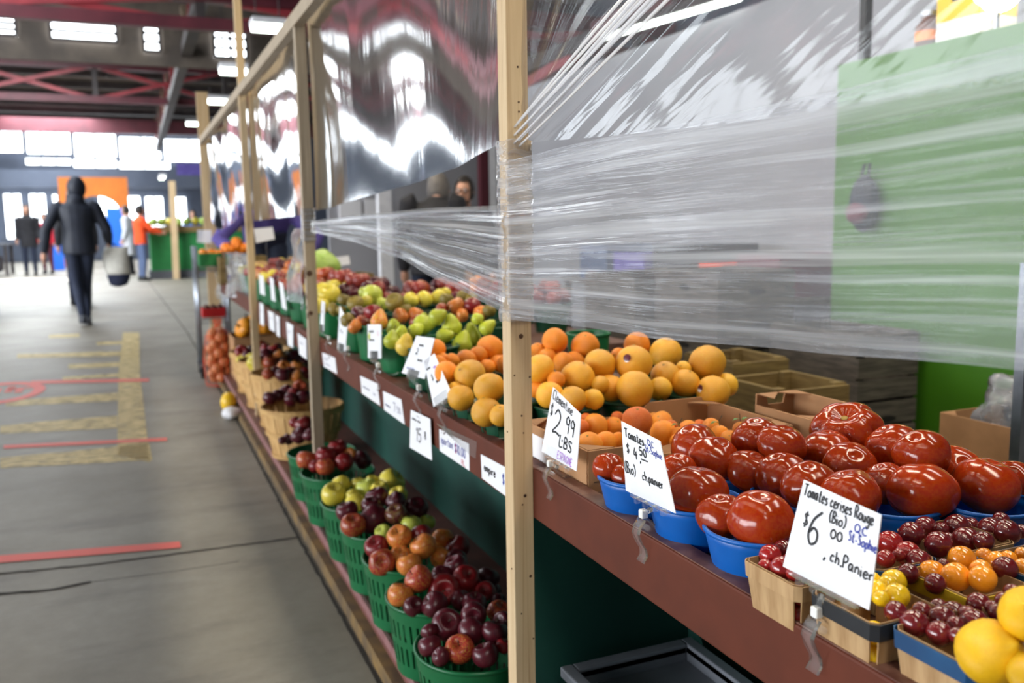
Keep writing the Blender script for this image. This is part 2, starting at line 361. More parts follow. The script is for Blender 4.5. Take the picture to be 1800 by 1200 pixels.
# ------------------------------------------------------------------ mesh helpers
class MB:
    def __init__(s): s.v = []; s.f = []; s.uv = None; s.mi = []
    def add(s, vs, fs):
        o = len(s.v); s.v += [Vector(v) for v in vs]; s.f += [[i+o for i in f] for f in fs]; return s
    def box(s, lo, hi, mtx=None):
        x0, y0, z0 = lo; x1, y1, z1 = hi
        vs = [Vector(p) for p in ((x0, y0, z0), (x1, y0, z0), (x1, y1, z0), (x0, y1, z0), (x0, y0, z1), (x1, y0, z1), (x1, y1, z1), (x0, y1, z1))]
        if mtx: vs = [mtx @ v for v in vs]
        return s.add(vs, [(3, 2, 1, 0), (4, 5, 6, 7), (0, 1, 5, 4), (1, 2, 6, 5), (2, 3, 7, 6), (3, 0, 4, 7)])
    def bar(s, a, b, w, h=None, up=(0, 0, 1)):      # rectangular bar from a to b
        a, b = Vector(a), Vector(b); h = h or w
        d = (b-a).normalized(); up = Vector(up)
        if abs(d.dot(up)) > .98: up = Vector((0, 1, 0))
        r = d.cross(up).normalized(); u = r.cross(d)
        vs = []
        for p in (a, b):
            for sx, sy in ((-1, -1), (1, -1), (1, 1), (-1, 1)): vs.append(p+r*(sx*w/2)+u*(sy*h/2))
        return s.add(vs, [(3, 2, 1, 0), (4, 5, 6, 7), (0, 1, 5, 4), (1, 2, 6, 5), (2, 3, 7, 6), (3, 0, 4, 7)])
    def tube(s, pts, rad, n=8, caps=True):
        pts = [Vector(p) for p in pts]
        if not isinstance(rad, (list, tuple)): rad = [rad]*len(pts)
        vs, fs = [], []
        prev = None
        for i, p in enumerate(pts):
            d = (pts[min(i+1, len(pts)-1)]-pts[max(i-1, 0)])
            d = d.normalized() if d.length > 1e-9 else Vector((0, 0, 1))
            if prev is None:
                up = Vector((0, 0, 1)) if abs(d.z) < .9 else Vector((1, 0, 0))
                r = d.cross(up).normalized()
            else:
                r = (prev-d*prev.dot(d))
                r = r.normalized() if r.length > 1e-6 else d.orthogonal().normalized()
            prev = r; u = d.cross(r)
            for k in range(n):
                a = 2*PI*k/n; vs.append(p+(r*math.cos(a)+u*math.sin(a))*rad[i])
        for i in range(len(pts)-1):
            for k in range(n):
                k2 = (k+1) % n; fs.append((i*n+k, i*n+k2, (i+1)*n+k2, (i+1)*n+k))
        if caps:
            fs.append(tuple(reversed(range(n)))); o = (len(pts)-1)*n; fs.append(tuple(range(o, o+n)))
        return s.add(vs, fs)
    def lathe(s, prof, n=24, c=(0, 0, 0), skip=None, cap0=False, cap1=False, mtx=None, mod=None):
        """prof: (r,z); skip(row,seg)->True leaves the face out (slots)"""
        c = Vector(c); vs, fs = [], []
        for j, (r, z) in enumerate(prof):
            for k in range(n):
                a = 2*PI*k/n; rr = r*(mod(a, j) if mod else 1)
                v = Vector((rr*math.cos(a), rr*math.sin(a), z))
                vs.append((mtx @ v if mtx else v)+c)
        for j in range(len(prof)-1):
            for k in range(n):
                if skip and skip(j, k): continue
                k2 = (k+1) % n; fs.append((j*n+k, j*n+k2, (j+1)*n+k2, (j+1)*n+k))
        if cap0: fs.append(tuple(reversed(range(n))))
        if cap1: o = (len(prof)-1)*n; fs.append(tuple(range(o, o+n)))
        return s.add(vs, fs)
    def grid(s, fn, nu, nv):
        vs, fs, uv = [], [], []
        for j in range(nv+1):
            for i in range(nu+1): vs.append(fn(i/nu, j/nv)); uv.append((i/nu, j/nv))
        for j in range(nv):
            for i in range(nu):
                a = j*(nu+1)+i; fs.append((a, a+1, a+nu+2, a+nu+1))
        if s.uv is None: s.uv = [(0, 0)]*len(s.v)
        s.add(vs, fs); s.uv += uv
        return s
    def sphere(s, c, r, nu=16, nv=10, sq=(1, 1, 1)):
        c = Vector(c); prof = [(math.sin(PI*j/nv)*r+1e-5, -math.cos(PI*j/nv)*r) for j in range(nv+1)]
        return s.lathe(prof, nu, c, mtx=Matrix.Diagonal(Vector(sq)).to_3x3())
    def mesh(s, name, mat_, origin=Vector((0, 0, 0)), smooth=False):
        me = bpy.data.meshes.new(name)
        me.from_pydata([tuple(v-origin) for v in s.v], [], s.f)
        if s.uv:
            ul = me.uv_layers.new(name='UVMap')
            for lp in me.loops: ul.data[lp.index].uv = s.uv[lp.vertex_index]
        for mm in (mat_ if isinstance(mat_, (list, tuple)) else [mat_]): me.materials.append(mm)
        me.polygons.foreach_set('use_smooth', [bool(smooth)]*len(me.polygons))
        me.update()
        return me
    def build(s, name, mat_, parent=None, origin=None, smooth=False, bevel=0., solid=0., sub=0, auto=None):
        if parent is not None: org = WL(parent)
        elif origin is not None: org = Vector(origin)
        else:
            xs = [v.x for v in s.v]; ys = [v.y for v in s.v]; zs = [v.z for v in s.v]
            org = Vector(((min(xs)+max(xs))/2, (min(ys)+max(ys))/2, min(zs)))
        me = s.mesh(name, mat_, org, smooth)
        o = bpy.data.objects.new(name, me); COL.objects.link(o)
        if parent is not None: o.parent = parent
        else: o.location = org
        if solid:
            md = o.modifiers.new('solidify', 'SOLIDIFY'); md.thickness = solid; md.offset = 0
        if bevel:
            md = o.modifiers.new('bevel', 'BEVEL'); md.width = bevel; md.segments = 2; md.limit_method = 'ANGLE'
        if sub:
            md = o.modifiers.new('subsurf', 'SUBSURF'); md.levels = sub; md.render_levels = sub
        return o

def WL(o):
    """world location of an un-rotated parent chain"""
    p = Vector((0, 0, 0))
    while o is not None: p += o.location; o = o.parent
    return p

def tag(o, label, cat, group=None, kind=None):
    o['label'] = label; o['category'] = cat
    if group: o['group'] = group
    if kind: o['kind'] = kind
    return o

def thing(name, label, cat, loc=(0, 0, 0), group=None):
    o = bpy.data.objects.new(name, None); COL.objects.link(o); o.location = loc
    o.empty_display_size = .05
    return tag(o, label, cat, group)

def structure(o):
    o['kind'] = 'structure'; return o

def nz(x, y=0., z=0.): return noise.noise(Vector((x, y, z)))
# ------------------------------------------------------------------ the hall
b = MB(); b.box((-14, -4, -.05), (9, 44, 0)); structure(b.build('floor', M['concrete'], origin=(0, 0, 0)))

def floor_quad(mb, pts, z=.002):
    vs = [P(u, v, Z=z) for u, v in pts]; n = len(vs)
    # wind upwards
    nrm = (vs[1]-vs[0]).cross(vs[2]-vs[0])
    mb.add(vs, [list(range(n)) if nrm.z > 0 else list(reversed(range(n)))])
b = MB()
floor_quad(b, [(206, 800), (264, 812), (246, 655), (208, 655)])
floor_quad(b, [(208, 655), (246, 655), (245, 584), (216, 584)])
floor_quad(b, [(0, 822), (268, 808), (262, 778), (150, 790), (0, 804)])
floor_quad(b, [(0, 762), (206, 752), (206, 730), (80, 740), (0, 748)])
floor_quad(b, [(10, 714), (207, 704), (207, 690), (120, 696), (10, 704)])
floor_quad(b, [(110, 668), (208, 662), (208, 656), (110, 662)])
floor_quad(b, [(120, 648), (212, 644), (212, 636), (120, 640)])
floor_quad(b, [(30, 629), (214, 625), (214, 617), (30, 622)])
floor_quad(b, [(170, 606), (216, 605), (216, 599), (170, 601)])
floor_quad(b, [(86, 594), (140, 592), (140, 586), (86, 588)])
structure(b.build('floor_marking', M['yellow_mark'], origin=(0, 0, 0)))
b = MB()
floor_quad(b, [(-30, 991), (318, 962), (316, 951), (-30, 978)], .003)
floor_quad(b, [(6, 788), (294, 774), (293, 769), (6, 782)], .003)
floor_quad(b, [(55, 674), (262, 670), (262, 665), (55, 669)], .003)
c0 = P(-2, 690, Z=.003)
n = 48; vs = []
for k in range(n):
    a = 2*PI*k/n
    for r in (.30, .22): vs.append(c0+Vector((math.cos(a)*r, math.sin(a)*r*1.6, 0)))
b.add(vs, [(2*k, 2*((k+1) % n), 2*((k+1) % n)+1, 2*k+1) for k in range(n)])
for dx, dy, w, h in ((-.05, -.1, .05, .3), (.03, .0, .05, .26), (.1, -.05, .05, .16), (.04, .12, .16, .05)):
    b.box((c0.x+dx, c0.y+dy, .001), (c0.x+dx+w, c0.y+dy+h, .003))
structure(b.build('floor_marking', M['red_mark'], origin=(0, 0, 0)))
# joints and cracks in the slab
def crack(pts, w, name='floor_crack'):
    mb = MB(); ps = []
    for i in range(len(pts)-1):
        a, c = P(*pts[i], Z=.0015), P(*pts[i+1], Z=.0015); m = max(2, int((c-a).length/.03))
        for k in range(m): ps.append(a.lerp(c, k/m)+Vector((nz(k*.9, i)*.006, nz(k*.7, i+9)*.008, 0)))
    ps.append(P(*pts[-1], Z=.0015))
    vs, fs = [], []
    for i, p in enumerate(ps):
        d = (ps[min(i+1, len(ps)-1)]-ps[max(i-1, 0)]).normalized(); r = Vector((d.y, -d.x, 0)); ww = w*(.7+.6*abs(nz(i*.3, w*99)))
        vs += [p-r*ww, p+r*ww]
        if i: fs.append((2*i-2, 2*i-1, 2*i+1, 2*i))
    mb.add(vs, fs); return structure(mb.build(name, M['crack'], origin=(0, 0, 0)))
crack([(-40, 1012), (160, 992), (330, 970), (523, 944)], .009)
crack([(-40, 1047), (90, 1036), (160, 1022)], .011)
crack([(160, 1022), (300, 1004), (420, 986)], .0016)
crack([(250, 480), (330, 585), (420, 745), (524, 943), (690, 1240)], .007)
crack([(0, 556), (150, 557), (300, 553)], .012)
crack([(250, 662), (372, 652)], .004)

# stand kerb : yellow-brown painted strip between slab joint and step
b = MB(); b.box((.505, .6, 0), (.535, 9, .045)); structure(b.build('kerb', M['kerb'], origin=(0, 0, 0)))

ZR = 5.6
def ypix(u, v, z): return P(u, v, Z=z)
# closed ceiling without skylight openings, beams along X in bands
b = MB(); b.box((-14, -4, ZR+.05), (9, 44, ZR+.25))
structure(b.build('ceiling', M['roof'], origin=(0, 0, 0)))
for yy in [6+2.2*i for i in range(16)]:
    b = MB(); b.box((-14, yy, ZR-.16), (9, yy+.16, ZR+.05)); structure(b.build('ceiling_beam', M['dark_steel']))
# walls
b = MB(); b.box((-14, 39.2, 0), (9, 39.5, ZR+.2)); structure(b.build('wall_back', M['dark_wall'], origin=(0, 39, 0)))
b = MB(); b.box((-14.3, -4, 0), (-14, 44, ZR+.2)); structure(b.build('wall_left', M['hall_wall'], origin=(-14, 0, 0)))
b = MB(); b.box((9, -4, 0), (9.3, 44, ZR+.2)); structure(b.build('wall_right', M['dark_wall'], origin=(9, 0, 0)))

win_no = [0]
def window(name_lo, lo, hi, glow, nbars, horiz=0, axis=0):
    """framed pane: lo/hi corners, thin box; axis 0 spans x, 1 spans y"""
    win_no[0] += 1
    b = MB(); b.box(lo, hi)
    w = structure(b.build('window_%d' % win_no[0], glow))
    f = MB(); t = .05
    lo, hi = Vector(lo), Vector(hi)
    if axis == 0:
        y0 = lo.y-.05
        for k in range(nbars+1):
            x = lo.x+(hi.x-lo.x)*k/nbars; f.box((x-t/2, y0, lo.z), (x+t/2, lo.y, hi.z))
        for z in [lo.z, hi.z]+[lo.z+(hi.z-lo.z)*(k+1)/(horiz+1) for k in range(horiz)]:
            f.box((lo.x, y0, z-t/2), (hi.x, lo.y, z+t/2))
    else:
        x0 = hi.x
        for k in range(nbars+1):
            y = lo.y+(hi.y-lo.y)*k/nbars; f.box((x0, y-t/2, lo.z), (x0+.05, y+t/2, hi.z))
        for z in (lo.z, hi.z): f.box((x0, lo.y, z-t/2), (x0+.05, hi.y, z+t/2))
    f.build('window_frame', M['dark_steel'], w)
    return w
YW = 39.1
for (u0, u1, va, vb, nb) in ((-420, -300, 212, 256, 2), (-298, -180, 216, 260, 2), (-178, -62, 220, 264, 2), (-60, 42, 226, 269, 2), (44, 126, 230, 272, 3), (128, 206, 234, 277, 2), (208, 285, 240, 281, 2), (287, 420, 244, 286, 3)):
    a, c = P(u0, va, Y=YW), P(u1, vb, Y=YW)
    window('w', (a.x, YW, c.z), (c.x, YW+.05, a.z), M['window_glow'], nb)  # panes left of view are added to brighten the curtain reflections
for (u0, u1, va, vb, nb) in ((44, 126, 277, 291, 3), (128, 206, 279, 296, 2), (208, 300, 283, 298, 2)):
    a, c = P(u0, va, Y=YW), P(u1, vb, Y=YW)
    window('w', (a.x, YW, c.z), (c.x, YW+.05, a.z), M['window_glow'], nb)
for (u0, u1, va, vb, nb) in ((-330, -250, 336, 420, 2), (-200, -130, 338, 420, 2), (-110, -60, 339, 420, 1), (-40, -5, 340, 420, 1), (5, 44, 340, 420, 2), (50, 86, 340, 410, 2), (91, 106, 341, 400, 1), (172, 212, 343, 400, 2), (222, 250, 344, 398, 1), (254, 290, 345, 400, 2), (304, 330, 346, 396, 1)):
    a, c = P(u0, va, Y=YW), P(u1, vb, Y=YW)
    window('w', (a.x, YW, c.z), (c.x, YW+.05, a.z), M['window_glow'], nb)  # doors left of view are added for the same reflections
for y0 in (-3.5, 4, 11, 18, 25, 32):       # assumed high windows down the unseen left wall of the hall
    window('w', (-13.98, y0, 3.1), (-13.93, y0+6, 4.7), M['window_glow'], 4, axis=1)
for y0 in (2, 12, 22):
    window('w', (-13.98, y0, .3), (-13.93, y0+3.5, 2.5), M['window_glow'], 2, axis=1)  # assumed low windows in the same unseen wall
for k, (u0, u1, va, vb, lab) in enumerate(((-60, 420, 208, 236, 'maroon steel beam running above the far row of windows'),)):
    a, c = P(u0, va, Y=36), P(u1, vb, Y=36)
    b = MB(); b.box((-14, 36, P(100, 232, Y=36).z), (9, 36.3, P(100, 207, Y=36).z))
    tag(b.build('steel_beam', M['maroon']), lab, 'beam')
b = MB(); b.box((-14, 37, P(100, 330, Y=37).z), (9, 37.4, P(100, 298, Y=37).z)); tag(b.build('steel_beam', M['dark_wall']), 'dark grey header beam between far windows and shop doors', 'beam')

# roof trusses across the hall: chords, posts and crossed braces
def truss(Y, vbot, vtop, u_ref, mat_, label, step=2.6, x0=-12, x1=8.5, brace='red_steel', th=.16):
    zb, zt = P(u_ref, vbot, Y=Y).z, P(u_ref, vtop, Y=Y).z
    t = thing('roof_truss', label, 'truss', (0, Y, zb), 'roof trusses')
    b = MB(); b.box((x0, Y-.08, zb-th/2), (x1, Y+.08, zb+th/2)); b.build('bottom_chord', M[mat_], t)
    b = MB(); b.box((x0, Y-.1, zt-th/2), (x1, Y+.1, zt+th)); b.build('top_chord', M[mat_], t)
    x = x0; k = 0
    while x < x1-.1:
        b = MB(); b.box((x-.06, Y-.06, zb), (x+.06, Y+.06, zt)); b.build('post', M['dark_steel'], t)
        b = MB(); b.bar((x, Y, zb), (min(x+step, x1), Y, zt), .09); b.build('brace', M[brace], t)
        b = MB(); b.bar((x, Y+.05, zt), (min(x+step, x1), Y+.05, zb), .09); b.build('brace', M[brace], t)
        x += step; k += 1
truss(24, 172, 112, 100, 'maroon', 'maroon roof truss with crossed red braces beyond the skylights', 3.0, -12.65)
truss(13, 36, -14, 250, 'maroon', 'heavy maroon roof truss nearest over the aisle', 3.4, -12.6, th=.16)
# lengthwise girders
for X_, lab in ((1.05, 'dark lengthwise girder hanging above the fruit stand row'), (-4.5, 'dark lengthwise girder over the left side of the aisle')):
    t = thing('roof_girder', lab, 'girder', (X_, 8, 4.3))
    b = MB(); b.box((X_-.09, 6, 4.2), (X_+.09, 38, 4.4)); b.build('bottom_chord', M['dark_steel'], t)
    for y in range(8, 38, 4):
        b = MB(); b.bar((X_, y, 4.3), (X_, y+2, 5.5), .1); b.build('brace', M['lumber_grey'], t)
        b = MB(); b.bar((X_, y+2, 5.5), (X_, y+4, 4.3), .1); b.build('brace', M['red_steel'], t)
# step in the roof with clerestory panes
YS = 17.2
b = MB(); b.box((-14, YS+.02, P(100, 106, Y=YS).z), (9, YS+.14, ZR+.05)); structure(b.build('wall_upper', M['roof'], origin=(0, YS, 4)))
for (u0, u1, va, vb, nb) in ((-260, -150, 14, 56, 2), (-60, 30, 26, 64, 2), (86, 206, 22, 76, 1), (250, 282, 42, 92, 1), (374, 434, 50, 104, 2)):
    a, c = P(u0, va, Y=YS), P(u1, vb, Y=YS)
    window('w', (a.x, YS-.03, c.z), (c.x, YS+.015, a.z), M['skylight_glow'], nb, 2)
# strip lights in a row above the stands
def strip_light(x, y, z, L, lab, warm=False, axis='y', deep=.09):
    t = thing('strip_light', lab, 'light', (x, y, z), 'strip lights above the stands')
    h = L/2
    lo, hi = ((x-.09, y-h, z), (x+.09, y+h, z+.07)) if axis == 'y' else ((x-h, y-deep, z), (x+h, y+deep, z+.07))
    b = MB(); b.box(lo, hi); b.build('housing', M['white_thing'], t)
    for s in (-.045, .045):
        p0, p1 = ((x+s, y-h*.95, z-.02), (x+s, y+h*.95, z-.02)) if axis == 'y' else ((x-h*.95, y+s, z-.02), (x+h*.95, y+s, z-.02))
        b = MB(); b.tube([p0, p1], .018 if deep < .1 else .06, 8); b.build('tube', M['warm_glow' if warm else 'tube_glow'], t)
    for k in (-.7, .7):
        q = (x, y+h*k, z+.07) if axis == 'y' else (x+h*k, y, z+.07)
        b = MB(); b.tube([q, (q[0], q[1], ZR)], .008, 6); b.build('hanger', M['dark_steel'], t)
for (u, v, Y_, L, lab) in ((471, 45, 12, .42, 'greenish strip light first in the row over the rail'), (410, 122, 15, .42, 'greenish strip light second in the row behind the tall post'), (388, 176, 20, .6, 'greenish strip light third in the row beside the wide post'), (343, 216, 28, .5, 'greenish strip light last in the row, far down the hall')):
    p = P(u, v, Y=Y_); strip_light(p.x, p.y, p.z, L, lab, axis='x', deep=.12+Y_*.004)
p = P(285, 312, Y=30); strip_light(p.x, p.y, p.z, 1.6, 'slanting strip light over the far green stall', axis='y')

def area(name, loc, size, energy, color=(1, 1, 1), rot=(0, 0, 0), spread=None):
    l = bpy.data.lights.new(name, 'AREA'); l.shape = 'RECTANGLE'; l.size, l.size_y = size; l.energy = energy; l.color = color
    if spread: l.spread = spread
    o = bpy.data.objects.new(name, l); COL.objects.link(o); o.location = loc; o.rotation_euler = rot; return o
# area lamps standing in for skylight daylight, assumed warm stand lamps, and added fills
for y, e_ in ((7.5, 30), (13, 260), (20, 650), (28, 800), (35, 800)):
    area('skylight_fill', (-2.6, y, ZR-.2), (3.0, 4.0), e_, (.90, .96, 1))  # added area lamps under the closed ceiling, in place of skylight daylight
for y in (.45, 2.2, 4.2, 6.3):
    area('assumed_stand_lamp', (1.35, y, 2.75), (.18, 1.2), 22, (1, .9, .74))  # assumed lamps over the stand, above the view
for y in (1.2, 3.8):
    area('assumed_vendor_lamp', (2.6, y, 2.9), (.3, 1.4), 17, (1, .96, .88))  # assumed lamps over the vendors, no fixture built
area('near_fill', (.22, -.25, 2.25), (.3, .9), 4.5, (1, .95, .86), tuple((Vector((.7, 1.0, .85))-Vector((.22, -.25, 2.25))).to_track_quat('-Z', 'Y').to_euler()), math.radians(100))  # added fill without a fixture, brightens the price cards and nearest post
area('far_stall_fill', (-9, 9, 3.6), (6, 3), 420, (.93, .97, 1), tuple((Vector((1, 21, .8))-Vector((-9, 9, 3.6))).to_track_quat('-Z', 'Y').to_euler()), math.radians(110))  # added fill with no opening behind it, lifts the far stall faces
area('window_fill', (-13.7, 3.0, 2.5), (14, 3), 1650, (.94, .97, 1), tuple((Vector((.6, 3.0, 1.2))-Vector((-13.7, 3.0, 2.5))).to_track_quat('-Z', 'Y').to_euler()))  # added area lamp at the assumed left windows, brightens cards and stand
for y in (.45, 2.2, 4.2, 6.3):
    strip_light(1.35, y, 2.78, 1.2, 'assumed warm strip light hanging over the middle of the fruit stand', True)  # assumed fixtures to go with the stand lamps, out of view
# added spotlight under the roof stands in for sun on the far aisle floor
sp = bpy.data.lights.new('added_sun_spot', 'SPOT'); sp.energy = 40000; sp.spot_size = math.radians(9); sp.spot_blend = .05; sp.shadow_soft_size = .02
so = bpy.data.objects.new('added_sun_spot', sp); COL.objects.link(so)
tp = P(62, 492, Z=0); so.location = (tp.x-4.5, tp.y+5, 5.3)
so.rotation_euler = (tp-Vector(so.location)).to_track_quat('-Z', 'Y').to_euler()

w = bpy.data.worlds.new('world'); scn.world = w; w.use_nodes = True
bg = w.node_tree.nodes['Background']; bg.inputs[0].default_value = (.80, .88, 1, 1); bg.inputs[1].default_value = .15

# ------------------------------------------------------------------ the stand
SX, SZ = .60, .725
stand = thing('market_stand', 'long brown and green fruit stand along the right of the aisle', 'market stand', (.6, 3, 0))
b = MB(); b.box((SX+.03, -.7, SZ-.03), (1.24, 2.72, SZ)); b.build('table_top', M['shelf_top'], stand)
b = MB(); b.box((SX+.03, 2.72, SZ-.03), (1.62, 7.4, SZ)); b.build('table_top', M['shelf_top'], stand)
b = MB(); b.box((SX, -.7, .648), (SX+.03, 7.4, .737)); b.build('fascia_board', M['brown_paint'], stand, bevel=.003)
b = MB(); b.box((SX+.002, -.7, .7372), (SX+.03, 1.33, .7388)); b.build('worn_edge', M['brown_worn'], stand)
b = MB(); b.box((.975, -.7, 0), (1.0, 7.4, SZ-.03)); b.build('back_panel', M['green_paint'], stand)
b = MB(); b.box((SX+.03, 1.42, 0), (.975, 1.445, SZ-.03)); b.build('divider_panel', M['green_paint'], stand)
b = MB(); b.box((.535, 1.445, .0), (.975, 7.4, .1)); s_ = b.build('low_step', M['step_paint'], stand)
b = MB(); b.box((.527, 1.3, .075), (.536, 7.4, .1015)); b.build('step_edge', M['step_edge'], stand)
for x, y in ((1.18, 0), (1.18, 2.5), (1.55, 6.8)):
    b = MB(); b.box((x, y, 0), (x+.05, y+.05, SZ-.03)); b.build('leg', M['crate_wood'], stand)

def post(lo, hi, label, knots=(), nails=(), mat_='lumber'):
    b = MB(); b.box(lo, hi); o = tag(b.build('wooden_post', M[mat_], bevel=.0015), label, 'post')
    cx = (lo[0]+hi[0])/2
    for face, z, off, r in knots:
        k = MB()
        for i in range(10):
            pass
        if face == 'y': mt = Matrix.Rotation(PI/2, 3, 'X'); c = Vector((lo[0]+off, lo[1]-.0004, z))
        else: mt = Matrix.Rotation(-PI/2, 3, 'Y'); c = Vector((lo[0]-.0004, lo[1]+off, z))
        k.lathe([(r, 0), (r*.8, .0005), (.0001, .0008)], 14, c, mtx=mt); k.build('knot', M['knot'], o)
    return o
p1y = 1.338
post((.562, p1y, .1), (.600, p1y+.036, 2.25), 'knotty pale wooden post nearest, wrapped in plastic above the oranges',
     knots=(('y', .965, .019, .0042), ('y', .90, .006, .0016), ('y', .895, .034, .002), ('y', .83, .018, .0018), ('y', .80, .021, .0014), ('y', .69, .022, .003), ('y', .675, .017, .0016), ('y', .545, .03, .0026), ('y', .48, .012, .0014), ('y', .43, .034, .0016), ('y', 1.33, .021, .0018), ('y', 1.345, .021, .0018), ('y', 1.40, .02, .0018), ('x', .8, .02, .002), ('x', .56, .01, .0018)))
post((.562, 3.245, .1), (.600, 3.283, 1.86), 'wooden post with dark burnt marks, second along the stand',
     knots=(('x', .98, .018, .016), ('x', 1.0, .012, .012), ('y', .985, .012, .011), ('x', .90, .012, .012), ('x', .86, .02, .01), ('x', .83, .01, .012), ('y', .84, .01, .009)), mat_='lumber_grey')
post((.562, 5.05, .1), (.600, 5.09, 2.5), 'slim pale wooden post rising past the rail behind apple bushels')
q = P(386, 450, X=.6)
post((.56, 8.2, 0), (.655, 8.24, 2.32), 'wide pale board post at the far end of the rail', mat_='lumber')
b = MB(); b.bar((.575, 1.1, 1.865), (.575, 8.2, 1.90), .036, .05); tag(b.build('top_rail', M['lumber_grey'], bevel=.002), 'long grey wooden rail sloping away above the plastic curtains', 'rail')
post((.562, -.42, 0), (.6, -.38, 2.2), 'pale wooden post beyond the lemons')

# ------------------------------------------------------------------ plastic sheets
def curve_at(pts, x):
    for (x0, y0), (x1, y1) in zip(pts, pts[1:]):
        if x0 <= x <= x1 or x1 <= x <= x0:
            t = (x-x0)/(x1-x0) if x1 != x0 else 0; t = t*t*(3-2*t)*.5+t*.5
            return y0+(y1-y0)*t
    return pts[-1][1]
def curtain(y0, y1, ztop, bot, X_, label, seed, amp=.02, nu=90, nv=50, mat_='vinyl'):
    bw = sorted([(P(u, v, X=X_).y, P(u, v, X=X_).z) for u, v in bot])
    def fn(u, v):
        y = y0+(y1-y0)*u; zb = curve_at(bw, min(max(y, bw[0][0]), bw[-1][0])); z = zb+(ztop-zb)*v
        e = min(u, 1-u)*2
        x = X_+amp*nz(y*1.1+seed, z*1.5-y*.9, seed)*1.8*min(1, e*4+.2)+amp*.10*nz(y*7, z*1.6, seed+3)+.0007*nz(y*45, z*1.5, seed+5)
        return Vector((x, y, z))
    b = MB(); b.grid(fn, nu, nv)
    return tag(b.build('plastic_curtain', M[mat_], smooth=True), label, 'plastic sheet')
curtain(1.372, 3.25, 1.875, [(882, 250), (800, 296), (700, 327), (600, 355), (548, 372)], .606, 'clear plastic curtain between the nearest post and burnt post', 3., .026)
curtain(3.285, 5.05, 1.875, [(528, 378), (480, 384), (444, 388)], .606, 'clear plastic curtain between the burnt post and slim post', 11., .014, mat_='vinyl_window_glare')
curtain(5.09, 8.2, 1.875, [(436, 366), (410, 392), (384, 404), (370, 380)], .606, 'furthest clear plastic curtain, ending at the wide board post', 19., .02, mat_='vinyl_window_glare')
# gathered sheet pinched at the nearest post
pin = P(892, 252, X=.592); dg = P(1135, -8, X=.592)
dirv = (dg-pin); top0 = pin+dirv*((2.02-pin.z)/dirv.z)
def gath(u, v):
    B = Vector((.592, pin.y+(-.38-pin.y)*u, pin.z-.03*math.sin(PI*u)-.02*u)); T = Vector((.592, top0.y+(-.38-top0.y)*u, 2.02))
    p = B.lerp(T, v)
    k = math.exp(-u*14)
    p.x += .010*k*math.sin(u*110+v*3)*min(1, v*3+.15)+.011*nz(p.y*1.8, p.z*2.2, 4.)+.0006*nz(p.y*60, p.z*3, 2.)
    return p
b = MB(); b.grid(gath, 160, 50); tag(b.build('plastic_curtain', M['vinyl_flat'], smooth=True), 'clear plastic sheet gathered into a fan at the nearest post', 'plastic sheet')
gq = None
fold = [o for o in COL.objects if o.name.startswith('plastic_curtain')][-1]
for k in range(9):  # milky strands add the bright glint along the gathers
    b = MB(); t0 = pin+Vector((-.004, 0, -.004*k)); t1 = top0+Vector((0, (.17-.042*k), 0)); pts = [t0.lerp(t1, f/14)+Vector((-.008-.006*math.sin(k*2+f*.5), .004*nz(f*.4, k), 0)) for f in range(15)]
    b.tube(pts, [.0016+.0005*f*(.5+.5*abs(nz(k*3.3, 1.))) for f in range(15)], 8, caps=False); b.uv = [(i % 8/8, i/120) for i in range(len(b.v))]; b.build('gathered_fold', M['vinyl_fold_glint'], fold, smooth=True)
def tri(u, v):
    B = Vector((.588, pin.y, pin.z)); 
    p = B.lerp(Vector((.588, 1.37+(top0.y-1.37)*u, 2.02)), v)
    p.x += .012*v*math.sin(u*26)+.01*nz(p.y*6, p.z*3, 8.)
    return p
b = MB(); b.grid(tri, 40, 30); tag(b.build('plastic_curtain', M['vinyl'], smooth=True), 'loose clear plastic fold hanging just beside the nearest post', 'plastic sheet')

def wrap(pts_top, pts_bot, X_, label, seed, nu=120, nv=60, sleeves=()):
    tw = sorted([(P(u, v, X=X_).y, P(u, v, X=X_).z) for u, v in pts_top]); bw = sorted([(P(u, v, X=X_).y, P(u, v, X=X_).z) for u, v in pts_bot])
    y0, y1 = tw[0][0], tw[-1][0]
    def fn(u, v):
        y = y1+(y0-y1)*u
        zt = curve_at(tw, min(max(y, tw[0][0]), tw[-1][0])); zb = curve_at(bw, min(max(y, bw[0][0]), bw[-1][0]))
        z = zb+(zt-zb)*v
        x = X_+.006*nz(v*9, u*1.0, seed)+.0016*nz(v*30, u*2.2, seed+2)+.010*nz(u*1.5, v*3, seed+4)*math.sin(PI*u)
        z += .004*nz(v*10, u*3, seed+6)
        return Vector((x, y, z))
    b = MB(); b.grid(fn, nu, nv); o = tag(b.build('stretch_wrap', M['stretch_wrap'], smooth=True), label, 'plastic wrap')
    for (xa, xb, ya, yb, za, zb) in sleeves:
        e = .0025
        def sl(u, v):
            pr = [(xa-e, ya-e), (xb+e, ya-e), (xb+e, yb+e), (xa-e, yb+e), (xa-e, ya-e)]
            k = min(3, int(u*4)); t = u*4-k
            x = pr[k][0]+(pr[k+1][0]-pr[k][0])*t; y = pr[k][1]+(pr[k+1][1]-pr[k][1])*t
            d = .0022*(nz(v*30, u*9, seed+8)+.5)
            return Vector((x+(d if x > (xa+xb)/2 else -d), y+(d if y > (ya+yb)/2 else -d), za+(zb-za)*v+.004*nz(u*7, v*3, seed)))
        b = MB(); b.grid(sl, 40, 70); b.build('post_sleeve', M['stretch_wrap'], o, smooth=True)
    return o
wrap([(888, 283), (1100, 232), (1476, 160), (1800, 84), (2300, -60)], [(900, 562), (1100, 585), (1400, 615), (1800, 655), (2300, 730)], .556,
     'wide band of milky stretch wrap across the tomato end', 5., sleeves=((.562, .6, p1y, p1y+.036, .99, 1.285),))
